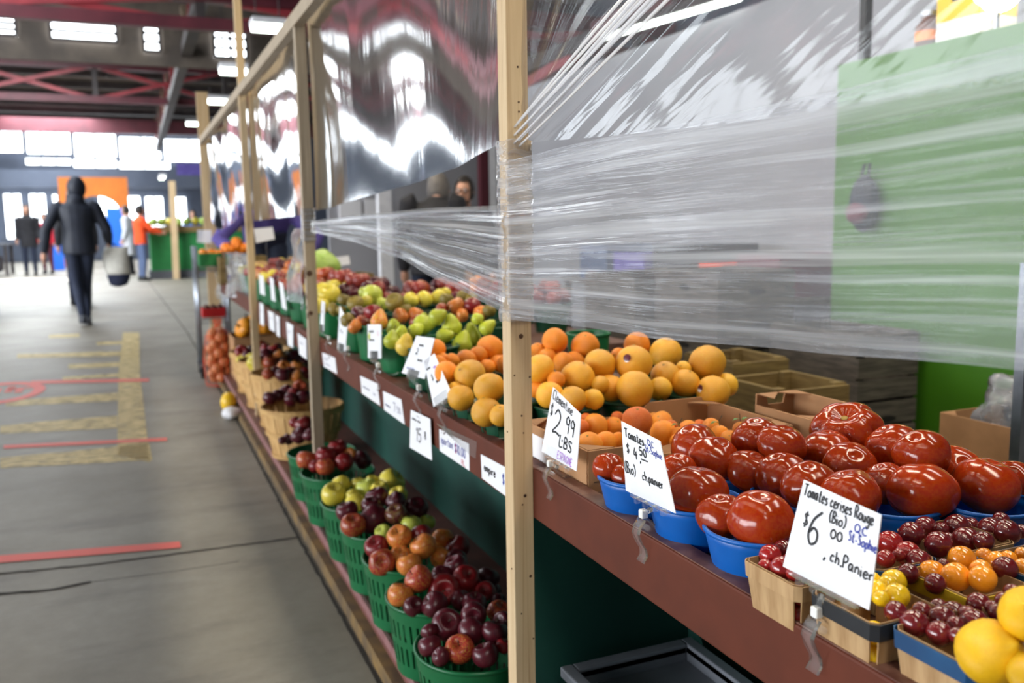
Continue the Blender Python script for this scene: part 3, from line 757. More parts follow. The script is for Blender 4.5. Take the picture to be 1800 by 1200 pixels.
wrap([(546, 388), (640, 376), (760, 366), (884, 360)], [(546, 408), (620, 425), (700, 452), (790, 500), (886, 548)], .556,
     'stretched band of clear wrap from burnt post to nearest post', 15., sleeves=((.562, .6, 3.245, 3.283, 1.10, 1.22),))
# hanging scraps of clear film by the burnt post and beyond
def scrap(pts, X_, label, seed):
    tl, tr, br, bl = [P(u, v, X=X_) for u, v in pts]
    def fn(u, v):
        p = bl.lerp(br, u).lerp(tl.lerp(tr, u), v); p.x += .02*math.sin(u*9+seed)+.02*nz(u*3, v*4, seed)
        return p
    b = MB(); b.grid(fn, 20, 30); return tag(b.build('plastic_scrap', M['vinyl_milky'], smooth=True), label, 'plastic sheet')
scrap([(522, 402), (541, 400), (542, 545), (500, 520)], .58, 'milky plastic scrap hanging down the burnt post', 2.)
scrap([(376, 440), (436, 446), (434, 520), (384, 526)], .6, 'milky torn plastic hanging at the far stand end', 6.)

scn.view_settings.view_transform = 'Standard'; scn.view_settings.look = 'None'
scn.view_settings.exposure = 0.2; scn.view_settings.gamma = 1.0; scn.view_settings.use_curve_mapping = False
scn.cycles.transparent_max_bounces = 16; scn.cycles.max_bounces = 8
scn.cycles.sample_clamp_indirect = 6.0
scn.cycles.use_denoising = True
# ------------------------------------------------------------------ fruit shapes (unit radius, origin in the middle)
def prof_mesh(name, prof, n, mats, mod=None, jitter=0., seed=0, sq=None):
    b = MB(); b.lathe(prof, n, mod=mod)
    if jitter:
        b.v = [v*(1+jitter*nz(v.x*1.3+seed, v.y*1.3, v.z*1.3)) for v in b.v]
    if sq: b.v = [Vector((v.x*sq[0], v.y*sq[1], v.z*sq[2])) for v in b.v]
    return b.mesh(name, mats, Vector((0, 0, 0)), True)
def apple_prof(m=20, wide=1., dip=.34, low=.16, taper=.1, dw=.30):
    p = []
    for j in range(m+1):
        th = PI*j/m; s = math.sin(th)
        r = (s**.86 if s > 0 else 0)*(1+taper*-math.cos(th)*.9)
        z = -math.cos(th)*.9
        if th > PI/2: z -= dip*math.exp(-((PI-th)/dw)**2)
        else: z += low*math.exp(-(th/.4)**2)
        p.append((max(r, 1e-4)*wide, z))
    return p
MESH = {}
def fmesh(kind, mat_, var=0):
    key = (kind, mat_, var)
    if key in MESH: return MESH[key]
    m = M[mat_]
    if kind == 'apple': me = prof_mesh('apple', apple_prof(), 22, m, lambda a, j: 1+.012*math.cos(5*a+var), .07, var*3.1)
    elif kind == 'round':
        p = [(math.sin(PI*j/14)+1e-4, -math.cos(PI*j/14)*(.96 if var else 1.)) for j in range(15)]
        p[-1] = (1e-4, p[-1][1]-.05); me = prof_mesh('fruit', p, 22, m, None, .05, var*2.)
    elif kind == 'cherry':
        p = [(math.sin(PI*j/12)+1e-4, -math.cos(PI*j/12)) for j in range(13)]; me = prof_mesh('cherry', p, 18, m, None, .04, var)
    elif kind == 'lemon':
        p = [(1e-4, -1.16), (.16, -1.08)]+[(math.sin(PI*j/14), -math.cos(PI*j/14)) for j in range(1, 14)]+[(.15, 1.08), (1e-4, 1.14)]
        me = prof_mesh('lemon', p, 24, m, None, .05, var)
    elif kind == 'tomato':
        k = (5, 4, 6, 5)[var % 4]; am = (.012, .006, .02, .026)[var % 4]
        
        pr = []
        for j in range(29):
            th = PI*j/28; pr.append((max(math.sin(th), 1e-4)*1.04, -math.cos(th)*.98-.13*math.exp(-((PI-th)/.2)**2)+.05*math.exp(-(th/.3)**2)))
        me = prof_mesh('tomato', pr, 48, m, lambda a, j: 1+1.2*am*math.cos(k*a+var)*max(0, min(1, (j-12)/10))+.04*math.cos(2*a+var*2.), .06, var*2.3, (1, 1, .9))
    elif kind == 'beefsteak':
        me = prof_mesh('tomato', apple_prof(24, 1.1, .42, .1, .0), 64, m, lambda a, j: 1-.15*(abs(math.sin(3.5*a+.6))**-.0 if False else (1-abs(math.sin(3*a+.5)))**3)-.05*math.cos(2*a), .1, 4.4, (1.06, .98, .80))
    elif kind == 'pear':
        p = []
        for j in range(23):
            t = j/22; z = -1+2.55*t
            r = math.sqrt(max(0, 1-((z)/1.0)**2)) if z < .25 else None
            if r is None:
                s = (z-.25)/1.30; r = .968*(1-s)**1.05*(1-.10*math.sin(PI*s))+.40*s*(1-s)*.9+.34*math.sqrt(max(0, 1-s**2))*s
            p.append((max(r, 1e-4), z-.2))
        me = prof_mesh('pear', p, 22, m, None, .08, var*1.7)
    elif kind == 'cabbage': me = prof_mesh('cabbage', apple_prof(14, 1., .1, .1), 24, m, lambda a, j: 1+.04*math.cos(6*a), .15, var)
    elif kind == 'pumpkin': me = prof_mesh('pumpkin', apple_prof(14, 1.15, .3, .2, 0), 40, m, lambda a, j: 1-.10*(1-abs(math.sin(5*a)))**2, .04, var, (1, 1, .8))
    elif kind == 'yam':
        p = [(1e-4, -1.7), (.4, -1.45), (.75, -1), (.98, -.4), (1, .2), (.8, .9), (.45, 1.4), (1e-4, 1.7)]; me = prof_mesh('yam', p, 16, m, None, .22, var)
    MESH[key] = me; return me
def stem_mesh(kind):
    if ('stem', kind) in MESH: return MESH[('stem', kind)]
    b = MB()
    if kind == 'apple': b.tube([(0, 0, .42), (.03, .01, .75), (.10, .03, .98)], [.035, .028, .05], 6)
    elif kind == 'pear': b.tube([(0, 0, 1.28), (.03, .02, 1.55), (.12, .04, 1.85)], [.05, .04, .065], 6)
    elif kind == 'tomato': b.lathe([(.001, .44), (.10, .445), (.12, .43)], 9)
    elif kind == 'round': b.lathe([(.09, .975), (.07, .99), (.001, .985)], 7)
    elif kind == 'pumpkin': b.tube([(0, 0, .5), (.04, 0, .8), (.12, .03, 1.0)], [.14, .09, .1], 6)
    me = b.mesh('stem', M['scar' if kind in ('tomato', 'round') else 'stem'], Vector((0, 0, 0)), True); MESH[('stem', kind)] = me; return me
def fruit(kind, mat_, c, R, name, label, cat, group=None, rot=None, stem=None, var=None):
    me = fmesh(kind, mat_, random.randrange(3) if var is None else var)
    if len(label.replace(',', ' ').split()) > 16: label = label.replace(' from the aisle', ' along')
    o = bpy.data.objects.new(name, me); COL.objects.link(o); o.location = c; o.scale = (R, R, R)
    if rot is None: rot = (random.gauss(0, .55), random.gauss(0, .55), random.uniform(0, 2*PI))
    o.rotation_euler = rot
    tag(o, label, cat, group)
    if stem:
        s = bpy.data.objects.new('stem', stem_mesh(stem)); COL.objects.link(s); s.parent = o
    return o

ORD = ['first', 'second', 'third', 'fourth', 'fifth', 'sixth', 'seventh', 'eighth', 'ninth', 'tenth', 'eleventh', 'twelfth', 'thirteenth', 'fourteenth']
def solve(items, c, zr, rr, h):
    """items (u,v,r,...): put each fruit on the heap's dome along its line of sight, then push overlapping ones apart in depth"""
    D0 = depth((c[0], c[1], zr)); out = []
    for it in items:
        u, v, r = it[:3]; best = None
        d = D0-1.5*rr
        while d < D0+1.5*rr:
            p = PD(u, v, d); dz = p.z-(zr+h*(1-((p.x-c[0])**2+(p.y-c[1])**2)/rr**2))
            if dz <= 0: best = d; break
            d += .004
        if best is None: best = D0+.15*rr
        out.append([u, v, r, best])
    return out
def relax(out, n=60, k=.86):
    for _ in range(n):
        mv = False
        for i in range(len(out)):
            for j in range(i):
                a, b_ = out[i], out[j]
                pa, pb = PD(*a[:2], a[3]), PD(*b_[:2], b_[3]); ra, rb = a[2]*a[3]/F, b_[2]*b_[3]/F
                ov = (ra+rb)*k-(pa-pb).length
                if ov > 0:
                    mv = True; s = .5*ov+.001
                    # the one higher up in the picture lies behind
                    if a[1] < b_[1]: a[3] += s; b_[3] -= s*.35
                    else: b_[3] += s; a[3] -= s*.35
        if not mv: break
    return out
def rows_label(items, heap, gap):
    """words for each item: row from the front, place counted from the aisle"""
    idx = sorted(range(len(items)), key=lambda i: -items[i][1]); rows = []
    for i in idx:
        if rows and rows[-1][0]-items[i][1] < gap: rows[-1][1].append(i)
        else: rows.append([items[i][1], [i]])
    nm = {}; nr = len(rows)
    for k, (_, r) in enumerate(rows):
        row = 'front row' if k == 0 else ('top row' if k == nr-1 else ORD[k]+' row')
        r.sort(key=lambda i: items[i][0])
        for j, i in enumerate(r):
            if len(r) == 1: w = 'alone in the '+row
            else: w = ORD[j]+' from the aisle, '+row
            nm[i] = '%s, %s' % (w, heap)
    return nm
def px_heap(items, c, zr, rr, h, heap, kind, name, cat, mats, group, stem=None, gap=26, sizes=1., rots=None):
    """items (u,v,r,matkey[,var]); mats: key -> (material, words)"""
    out = relax(solve(items, c, zr, rr, h)); nm = rows_label(items, heap, gap); res = []
    for i, (u, v, r, d) in enumerate(out):
        mk, words = mats[items[i][3]]; kd = kind
        if isinstance(mk, tuple): kd, mk = mk
        o = fruit(kd, mk, PD(u, v, d), r*d/F*sizes, name, words+' '+nm[i], cat, group, stem=stem, var=items[i][4] if len(items[i]) > 4 else None,
                  rot=rots[i] if rots and i in rots else None)
        res.append(o)
    return res

# ------------------------------------------------------------------ containers
def round_basket(x, y, z, r, h, mat_, label, cat='basket', group=None, style='slot', rb=None, name='plastic_basket'):
    t = thing(name, label, cat, (x, y, z), group); rb = rb or r*.82
    n = {'slot': 120, 'bowl': 40}.get(style, 48)
    def R(f): return rb+(r-rb)*f
    b = MB()
    if style == 'slot':
        fs = [0, .08, .18, .44, .54, .80, .90, 1.]
        prof = [(R(f), h*f) for f in fs]
        b.lathe([(1e-4, .001), (rb, .001)], n, (x, y, z)); b.lathe(prof, n, (x, y, z), skip=lambda j, k: j in (2, 4) and k % 3 == 0)
        b.build('basket_wall', M[mat_], t, smooth=False, solid=.0022)
    elif style == 'quart':
        fs = [0, .10, .70, .8, 1.]
        prof = [(R(f), h*f) for f in fs]
        b.lathe([(1e-4, .001), (rb, .001)], n, (x, y, z)); b.lathe(prof, n, (x, y, z), skip=lambda j, k: j == 1 and k % 6 in (0, 1))
        b.build('basket_wall', M[mat_], t, smooth=False, solid=.0018)
    elif style == 'ribbed':
        prof = [(R(f), h*f) for f in (0, .05, .85, .86, 1.)]
        b.lathe([(1e-4, .001), (rb, .001)], n, (x, y, z)); b.lathe(prof, n, (x, y, z), mod=lambda a, j: 1+(.012 if (round(a/(2*PI)*n) % 4 < 2 and j < 3) else 0))
        b.build('basket_wall', M[mat_], t, smooth=False, solid=.0018)
    else:
        prof = [(1e-4, .001), (rb*.95, .001), (rb, .004)]+[(R(f), h*f) for f in (.2, .4, .6, .8, 1.)]
        b.lathe(prof, n, (x, y, z)); b.build('bowl_wall', M[mat_], t, smooth=True, solid=.0022)
    q = MB(); w = .0028 if style == 'bowl' else .0042
    q.lathe([(r-w*.6, h-w*.4), (r-w*.5, h+w*.5), (r+w*.4, h+w*.6), (r+w, h+w*.1), (r+w*.9, h-w*1.2), (r+w*.2, h-w*1.3), (r-w*.6, h-w*.4)], 48, (x, y, z))
    q.build('rim', M[mat_], t, smooth=True)
    return t

def berry_basket(x, y, z, s, h, band, label, group='veneer cherry tomato baskets'):
    t = thing('berry_basket', label, 'basket', (x, y, z), group); sb = s*.86
    g = .30                                            # open corner share
    for k in range(4):
        m = Matrix.Rotation(PI/2*k, 3, 'Z'); b = MB(); w0, w1 = sb*(1-g*.4), s*(1-g*.4)
        vs = [(-w0, -sb, .001), (w0, -sb, .001), (w1, -s, h*.86), (-w1, -s, h*.86)]
        vs = [m @ Vector(v)+Vector((x, y, z)) for v in vs]; b.add(vs, [(0, 1, 2, 3)])
        b.build('side_panel', M['veneer'], t, solid=.0016)
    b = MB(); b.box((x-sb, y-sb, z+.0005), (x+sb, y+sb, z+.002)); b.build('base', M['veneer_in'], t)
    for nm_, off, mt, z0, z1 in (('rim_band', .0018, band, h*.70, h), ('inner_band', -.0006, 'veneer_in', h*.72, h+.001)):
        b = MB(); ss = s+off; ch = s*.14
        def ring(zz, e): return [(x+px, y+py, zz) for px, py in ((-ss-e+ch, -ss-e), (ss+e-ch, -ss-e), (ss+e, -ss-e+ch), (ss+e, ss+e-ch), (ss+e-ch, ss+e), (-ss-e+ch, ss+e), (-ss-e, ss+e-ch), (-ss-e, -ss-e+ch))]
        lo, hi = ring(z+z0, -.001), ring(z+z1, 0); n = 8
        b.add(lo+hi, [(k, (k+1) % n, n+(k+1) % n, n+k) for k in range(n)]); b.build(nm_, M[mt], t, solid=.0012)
    return t

def bushel(x, y, z, r, h, label, group='wooden bushel baskets'):
    t = thing('bushel_basket', label, 'basket', (x, y, z), group); rb = r*.74
    for k in range(20):
        a0, a1 = 2*PI*(k+.04)/20, 2*PI*(k+.96)/20; b = MB(); vs = []
        for f in (0, .33, .66, 1.):
            rr = rb+(r-rb)*f**.85
            for a in (a0, (a0+a1)/2, a1): vs.append((x+rr*math.cos(a), y+rr*math.sin(a), z+h*f))
        b.add(vs, [(j*3+i, j*3+i+1, j*3+i+4, j*3+i+3) for j in range(3) for i in range(2)])
        b.build('stave', M['bushel'], t, solid=.003)
    b = MB(); b.lathe([(1e-4, .003), (rb, .003)], 40, (x, y, z)); b.build('base', M['bushel'], t, solid=.004)
    for f, hh in ((.05, .018), (.5, .02), (.93, .028)):
        rr = rb+(r-rb)*f**.85+.004; b = MB(); b.lathe([(rr, h*f-hh/2), (rr+.004, h*f-hh/2), (rr+.006, h*f+hh/2), (rr+.002, h*f+hh/2), (rr, h*f-hh/2)], 40, (x, y, z))
        b.build('hoop', M['bushel_hoop'], t)
    return t

def crate(x0, x1, y0, y1, z0, z1, label, mat_='crate_wood', slats=3, hole=True, group=None):
    t = thing('wooden_crate', label, 'crate', ((x0+x1)/2, (y0+y1)/2, z0), group); th = .016
    H = z1-z0; g = .012
    for k in range(slats):
        za, zb = z0+H*k/slats+g/2, z0+H*(k+1)/slats-g/2
        for nm_, lo, hi in (('slat', (x0, y0, za), (x1, y0+th, zb)), ('slat', (x0, y1-th, za), (x1, y1, zb))):
            b = MB(); b.box(lo, hi); b.build(nm_, M[mat_], t)
    for xa in (x0, x1-th):
        b = MB(); b.box((xa, y0+th, z0), (xa+th, y1-th, z1)); o = b.build('end_board', M[mat_], t)
        if hole:
            b = MB(); ym, zm = (y0+y1)/2, z0+H*.68; s = -1 if xa == x0 else 1; xf = xa-.001 if s < 0 else xa+th+.001
            pts = [(xf, ym+.045*math.cos(a)*1.0, zm+.014*math.sin(a)) for a in [2*PI*i/16 for i in range(16)]]
            b.add(pts, [list(range(16)) if s > 0 else list(reversed(range(16)))]); b.build('hand_hole', M['crate_hole'], o)
    b = MB(); ym, zm = (x0+x1)/2, z0+H*.62
    if hole:
        pts = [(ym+.05*math.cos(a), y0-.001, zm+.014*math.sin(a)) for a in [2*PI*i/16 for i in range(16)]]
        b.add(pts, [list(range(16))]); b.build('hand_hole', M['crate_hole'], t)
    b = MB(); b.box((x0+th, y0+th, z0), (x1-th, y1-th, z0+.012)); b.build('base_board', M[mat_], t)
    for cx_, cy_ in ((x0+th, y0+th), (x1-th-.03, y0+th), (x0+th, y1-th-.03), (x1-th-.03, y1-th-.03)):
        b = MB(); b.box((cx_, cy_, z0+.012), (cx_+.03, cy_+.03, z1)); b.build('corner_block', M[mat_], t)
    return t

def carton(x0, x1, y0, y1, z0, z1, label, zback=None, cut=True, group=None, name='cardboard_box', backprof=None):
    """open tray: walls with a dipped middle on the long sides"""
    t = thing(name, label, 'box', ((x0+x1)/2, (y0+y1)/2, z0), group); th = .004; zb = zback or z1
    def wall(nm_, a, c, zl, dip, n):
        a, c = Vector(a), Vector(c); pts = []
        prof = [(0, 1), (.22, 1), (.25, .96), (.30, 1-dip), (.70, 1-dip), (.75, .96), (.78, 1), (1, 1)] if dip else [(0, 1), (1, 1)]
        if nm_ == 'back_wall' and backprof: prof = backprof
        lo = []; hi = []
        for s, f in prof:
            p = a.lerp(c, s); lo.append(Vector((p.x, p.y, z0))); hi.append(Vector((p.x, p.y, z0+(zl-z0)*f)))
        m = len(prof); b = MB(); b.add(lo+hi, [(i, i+1, m+i+1, m+i) for i in range(m-1)])
        return b.build(nm_, M['cardboard'], t, solid=th)
    wall('front_wall', (x0, y0, 0), (x1, y0, 0), z1, .30 if cut else 0, 1)
    wall('back_wall', (x0, y1, 0), (x1, y1, 0), zb, .22 if cut else 0, 1)
    wall('end_wall', (x0, y0, 0), (x0, y1, 0), z1, 0, 1)
    wall('end_wall', (x1, y0, 0), (x1, y1, 0), zb, 0, 1)
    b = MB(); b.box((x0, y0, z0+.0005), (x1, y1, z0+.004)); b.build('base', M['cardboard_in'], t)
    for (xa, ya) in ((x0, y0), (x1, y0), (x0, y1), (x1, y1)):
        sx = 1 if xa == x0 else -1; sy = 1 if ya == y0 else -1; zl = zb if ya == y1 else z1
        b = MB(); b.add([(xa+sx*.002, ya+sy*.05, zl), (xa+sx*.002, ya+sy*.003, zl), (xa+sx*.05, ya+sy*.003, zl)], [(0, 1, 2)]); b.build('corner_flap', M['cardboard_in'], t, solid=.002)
    return t

# ------------------------------------------------------------------ price cards and handwriting
GL = {
 'T': [[(0, .95), (.7, 1)], [(.36, .97), (.34, 0)]], 'o': [[(.5, .45), (.3, .55), (.08, .4), (.05, .15), (.25, 0), (.48, .1), (.52, .35), (.42, .52)]],
 'm': [[(.02, .5), (.05, 0)], [(.04, .35), (.2, .55), (.3, .4), (.3, 0)], [(.3, .35), (.46, .55), (.58, .4), (.58, 0)]],
 'a': [[(.45, .5), (.2, .55), (.04, .3), (.12, .03), (.34, .1), (.45, .45), (.45, .1), (.56, 0)]],
 't': [[(.22, .9), (.2, .15), (.32, 0), (.44, .08)], [(.02, .58), (.42, .62)]],
 'e': [[(.06, .28), (.46, .34), (.4, .52), (.2, .55), (.05, .3), (.14, .03), (.34, 0), (.5, .12)]],
 's': [[(.42, .5), (.2, .56), (.1, .4), (.4, .22), (.34, .03), (.04, .03)]], 'c': [[(.44, .46), (.22, .55), (.05, .3), (.16, .02), (.45, .1)]],
 'r': [[(.05, .52), (.08, 0)], [(.07, .3), (.2, .52), (.4, .5)]], 'i': [[(.1, .52), (.12, .05), (.2, 0)], [(.1, .74), (.12, .78)]],
 'R': [[(.05, 0), (.06, 1), (.4, .95), (.5, .75), (.35, .55), (.07, .5)], [(.2, .5), (.58, 0)]], 'u': [[(.04, .52), (.06, .1), (.25, 0), (.44, .2), (.45, .52), (.47, .05), (.56, 0)]],
 'g': [[(.44, .5), (.2, .56), (.05, .32), (.16, .06), (.42, .2), (.45, .5), (.42, -.25), (.2, -.38), (.03, -.25)]],
 'B': [[(.05, 0), (.06, 1), (.38, .95), (.42, .72), (.08, .54), (.46, .42), (.44, .1), (.05, 0)]], '(': [[(.3, 1.1), (.1, .75), (.08, .3), (.3, -.12)]], ')': [[(.05, 1.1), (.28, .75), (.28, .25), (.05, -.12)]],
 'Q': [[(.6, .8), (.35, 1), (.08, .7), (.08, .25), (.35, 0), (.62, .3), (.6, .8)], [(.4, .25), (.7, -.1)]], 'C': [[(.56, .85), (.34, 1), (.07, .65), (.1, .2), (.35, 0), (.6, .15)]],
 'S': [[(.5, .88), (.28, 1), (.08, .8), (.45, .35), (.38, .05), (.05, .1)]], 'h': [[(.06, 1), (.06, 0)], [(.06, .3), (.25, .54), (.42, .38), (.44, 0)]],
 'p': [[(.05, .52), (.06, -.4)], [(.05, .35), (.25, .56), (.46, .35), (.36, .05), (.07, .06)]], 'P': [[(.06, 0), (.06, 1), (.42, .95), (.5, .7), (.3, .5), (.07, .48)]],
 'n': [[(.04, .52), (.06, 0)], [(.05, .32), (.24, .55), (.42, .4), (.44, 0)]], 'l': [[(.1, 1), (.1, .1), (.22, 0)]], 'd': [[(.44, .46), (.2, .54), (.04, .26), (.18, 0), (.42, .12)], [(.45, 1), (.46, 0)]],
 'L': [[(.06, 1), (.06, 0), (.5, .03)]], 'E': [[(.5, .98), (.06, .98), (.06, 0), (.52, .02)], [(.06, .5), (.42, .52)]], 'A': [[(.02, 0), (.3, 1), (.58, 0)], [(.14, .36), (.48, .38)]],
 'G': [[(.56, .85), (.32, 1), (.07, .6), (.14, .1), (.46, .05), (.56, .4), (.34, .42)]], 'N': [[(.05, 0), (.06, 1), (.5, .02), (.52, 1)]],
 '0': [[(.3, 1), (.08, .7), (.08, .25), (.3, 0), (.52, .28), (.5, .75), (.3, 1)]], '1': [[(.1, .8), (.28, 1), (.28, 0)]], '2': [[(.06, .75), (.25, 1), (.5, .8), (.4, .45), (.04, .03), (.3, .08), (.6, .02)]],
 '4': [[(.3, 1), (.06, .4), (.56, .42)], [(.42, .7), (.4, 0)]], '5': [[(.52, 1), (.14, .97), (.1, .58), (.4, .6), (.5, .3), (.3, .02), (.05, .08)]], '6': [[(.55, 1.05), (.2, .75), (.06, .3), (.24, 0), (.5, .12), (.5, .38), (.28, .5), (.08, .32)]],
 '8': [[(.3, .52), (.1, .75), (.3, 1), (.5, .78), (.3, .52), (.08, .25), (.28, 0), (.52, .22), (.3, .52)]], '9': [[(.5, .75), (.28, 1), (.06, .75), (.22, .5), (.48, .65), (.5, .9), (.42, 0)]], '7': [[(.04, .98), (.54, .98), (.22, 0)]],
 'y': [[(.04, .52), (.2, .1)], [(.44, .52), (.2, -.1), (.05, -.35)]],
 '$': [[(.48, .8), (.26, .92), (.08, .74), (.46, .3), (.34, .08), (.04, .16)], [(.28, 1.1), (.24, -.1)]], ',': [[(.14, .1), (.16, -.02), (.06, -.22)]], '.': [[(.1, 0), (.13, .05), (.16, 0), (.1, 0)]], '-': [[(.05, .3), (.4, .32)]], '~': [[(0, .2), (.1, .5), (.2, .1), (.3, .5), (.42, .1), (.5, .4), (.6, .15)]],
 "'": [[(.1, 1.), (.2, 1.2)]], '_': [[(0, 0), (.9, .04)]],
}
def quad_pt(q, s, t):                       # q: TL TR BR BL
    return (q[0].lerp(q[1], s)).lerp(q[3].lerp(q[2], s), t)
def lettering(parent, q, lines, ink, off=.0007, label=None):
    """lines: (text, s, t, height in t, width per letter in s, pen half-width in m[, slope])"""
    nrm = (q[1]-q[0]).cross(q[3]-q[0]).normalized()
    if nrm.dot(CAM-q[0]) < 0: nrm = -nrm
    b = MB(); lay = [0]
    for ln in lines:
        text, s0, t0, ht, ws, pen = ln[:6]; slope = ln[6] if len(ln) > 6 else 0.
        x = s0
        for ch in text:
            if ch == ' ': x += ws*.6; continue
            wd = 0
            jig = random.uniform(-.03, .03)
            for st in GL[ch]:
                pts = []
                for i in range(len(st)-1):      # smooth the stroke a little
                    p0 = st[max(i-1, 0)]; p1 = st[i]; p2 = st[i+1]; p3 = st[min(i+2, len(st)-1)]
                    for k in range(4):
                        f = k/4
                        pts.append(tuple(.5*(2*p1[c]+(p2[c]-p0[c])*f+(2*p0[c]-5*p1[c]+4*p2[c]-p3[c])*f*f+(3*p1[c]-p0[c]-3*p2[c]+p3[c])*f**3) for c in (0, 1)))
                pts.append(st[-1]); wd = max(wd, max(p[0] for p in st))
                lay[0] += 1; o = off+1e-5*(lay[0] % 9)
                P3 = [quad_pt(q, x+px*ws*1.35, t0-(py+jig)*ht+slope*(x-s0))+nrm*o for px, py in pts]
                vs, fs = [], []
                for i, p in enumerate(P3):
                    d = P3[min(i+1, len(P3)-1)]-P3[max(i-1, 0)]
                    d = d.normalized() if d.length > 1e-9 else Vector((0, 0, 1)); r = nrm.cross(d)*pen
                    vs += [p-r, p+r]
                    if i: fs.append((2*i-2, 2*i-1, 2*i+1, 2*i))
                b.add(vs, fs)
            x += ws*(wd*1.35+.22)
    o = b.build('lettering', M[ink], parent)
    if label: o['label'] = label
    return o
def card(q, label, name='price_card', th=.0012, group=None, mat_='card'):
    nrm = (q[1]-q[0]).cross(q[3]-q[0]).normalized()
    if nrm.dot(CAM-q[0]) < 0: nrm = -nrm
    b = MB(); b.add([p for p in q]+[p-nrm*th for p in q], [(0, 1, 2, 3), (7, 6, 5, 4), (0, 4, 5, 1), (1, 5, 6, 2), (2, 6, 7, 3), (3, 7, 4, 0)])
    return tag(b.build(name, M[mat_]), label, 'price card' if name == 'price_card' else 'label', group)
def quad_on(pts, X_, lean=0., zref=.8):
    """pixels -> plane through (X_, ., zref) leaning away by `lean` (x per z)"""
    out = []
    for u, v in pts:
        d = RW @ Vector((u-CXp, -(v-CYp), -F)); t = (X_-lean*zref+lean*CAM.z-CAM.x)/(d.x-lean*d.z)
        out.append(CAM+d*t)
    return out
def strip(mb, pts, w, y):                  # flat S-curved plastic strip in the x-z plane, width w along y
    vs, fs = [], []
    for i, (x, z) in enumerate(pts):
        vs += [Vector((x, y-w/2, z)), Vector((x, y+w/2, z))]
        if i: fs.append((2*i-2, 2*i-1, 2*i+1, 2*i))
    mb.add(vs, fs)
def clip(q, y, label, sc=1., zt=.737, lowz=None):
    """clear clamp on the board edge with a swivel joint and a channel that grips the card's lower edge"""
    base = Vector((.6, y, zt)); bm_ = q[3].lerp(q[2], .5); t = thing('card_clip', label, 'clip', base, 'clear card clips')
    u = (q[2]-q[3]).normalized(); up = (q[0].lerp(q[1], .5)-bm_).normalized(); n = u.cross(up)
    if n.dot(CAM-bm_) < 0: n = -n
    wd = min((q[2]-q[3]).length*.40, .045)
    for s in (1, -1):
        b = MB(); c = bm_+up*.006*sc
        lo = [c-u*wd+n*s*.0022-up*.010*sc, c+u*wd+n*s*.0022-up*.010*sc, c+u*wd+n*s*.0026+up*.012*sc, c-u*wd+n*s*.0026+up*.012*sc]
        b.add(lo, [(0, 1, 2, 3)]); b.build('channel_wall', M['clear_clip'], t, solid=.0014)
    b = MB(); c = bm_-up*.006*sc
    for k in (-.7, -.25, .25, .7): b.bar(c+u*wd*k-u*.003+Vector((0, 0, 0)), c+u*wd*k+u*.003, .006*sc, .007*sc)
    b.build('channel_base', M['clear_clip'], t)
    j = base+Vector((-.004, 0, .028*sc)); top = bm_-up*.010*sc
    b = MB(); b.tube([top, top.lerp(j, .5), j+Vector((0, 0, .005*sc))], [.004*sc, .003*sc, .003*sc], 8); b.build('neck', M['clear_clip'], t, smooth=True)
    b = MB(); b.bar(j+Vector((0, 0, -.005*sc)), j+Vector((0, 0, .006*sc)), .0095*sc, .0095*sc); b.build('swivel_joint', M['joint_white'], t, bevel=.0015)
    x0 = base.x; z0 = zt
    b = MB(); strip(b, [(x0-.006, z0+.022*sc), (x0-.012*sc, z0+.014*sc), (x0-.015*sc, z0+.004), (x0-.010*sc, z0-.008*sc), (x0-.004, z0-.018*sc), (x0-.003, z0-.026*sc), (x0-.008*sc, z0-.034*sc)], .017*sc, y); b.build('front_arm', M['clear_clip'], t, solid=.002, smooth=True)
    b = MB(); strip(b, [(x0-.004, z0+.022*sc), (x0+.004*sc, z0+.020*sc), (x0+.012*sc, z0+.010*sc), (x0+.020*sc, z0+.003), (x0+.036*sc, z0+.002), (x0+.046*sc, z0+.007*sc)], .017*sc, y); b.build('rear_arm', M['clear_clip'], t, solid=.002, smooth=True)
    b = MB(); b.tube([(x0-.004, y-.011*sc, z0+.013*sc), (x0-.004, y+.011*sc, z0+.013*sc)], .004*sc, 8); b.build('spring_barrel', M['clear_clip'], t)
    return t
# ------------------------------------------------------------------ price cards
S1 = quad_on([(972, 680), (1021, 728), (1013, 828), (952, 793)], .592, .18)
c = card(S1, 'white handwritten clementine price card clipped before the cardboard tray')
lettering(c, S1, [('Clementine', .06, .15, .15, .086, .0008), ("'", .24, .06, .06, .05, .0006), ('$', .06, .40, .18, .11, .0010), ('2', .20, .62, .38, .30, .0016), ('.', .52, .66, .1, .1, .0018), ('99', .58, .48, .27, .17, .0013), ('LBS', .46, .76, .18, .15, .0013)], 'ink_black')
lettering(c, S1, [('ESPAGNE', .46, .965, .12, .066, .0006)], 'ink_purple', label='purple handwriting')
S2 = quad_on([(1092, 740), (1160, 775), (1187, 902), (1100, 862)], .592, .12)
c = card(S2, 'white handwritten tomato price card clipped before the first blue bowls')
lettering(c, S2, [('Tomates', .08, .20, .13, .076, .0009), ('$', .10, .42, .13, .09, .0008), ('4', .27, .46, .17, .11, .001), (',', .40, .47, .12, .1, .001), ('50', .42, .37, .12, .10, .0009), ('_', .44, .42, .1, .13, .0009, -.1), ('(Bio)', .02, .72, .15, .075, .0008), ('ch.panier', .42, .72, .13, .066, .0008)], 'ink_black')
lettering(c, S2, [('QC', .66, .16, .09, .08, .0005), ('St-Sophie', .58, .27, .10, .054, .0005, .02)], 'ink_blue', label='blue handwriting')
S3 = quad_on([(1413, 843), (1549, 905), (1527, 1072), (1376, 995)], .590, .14)
c = card(S3, 'large white cherry tomato price card clipped before the wooden punnets')
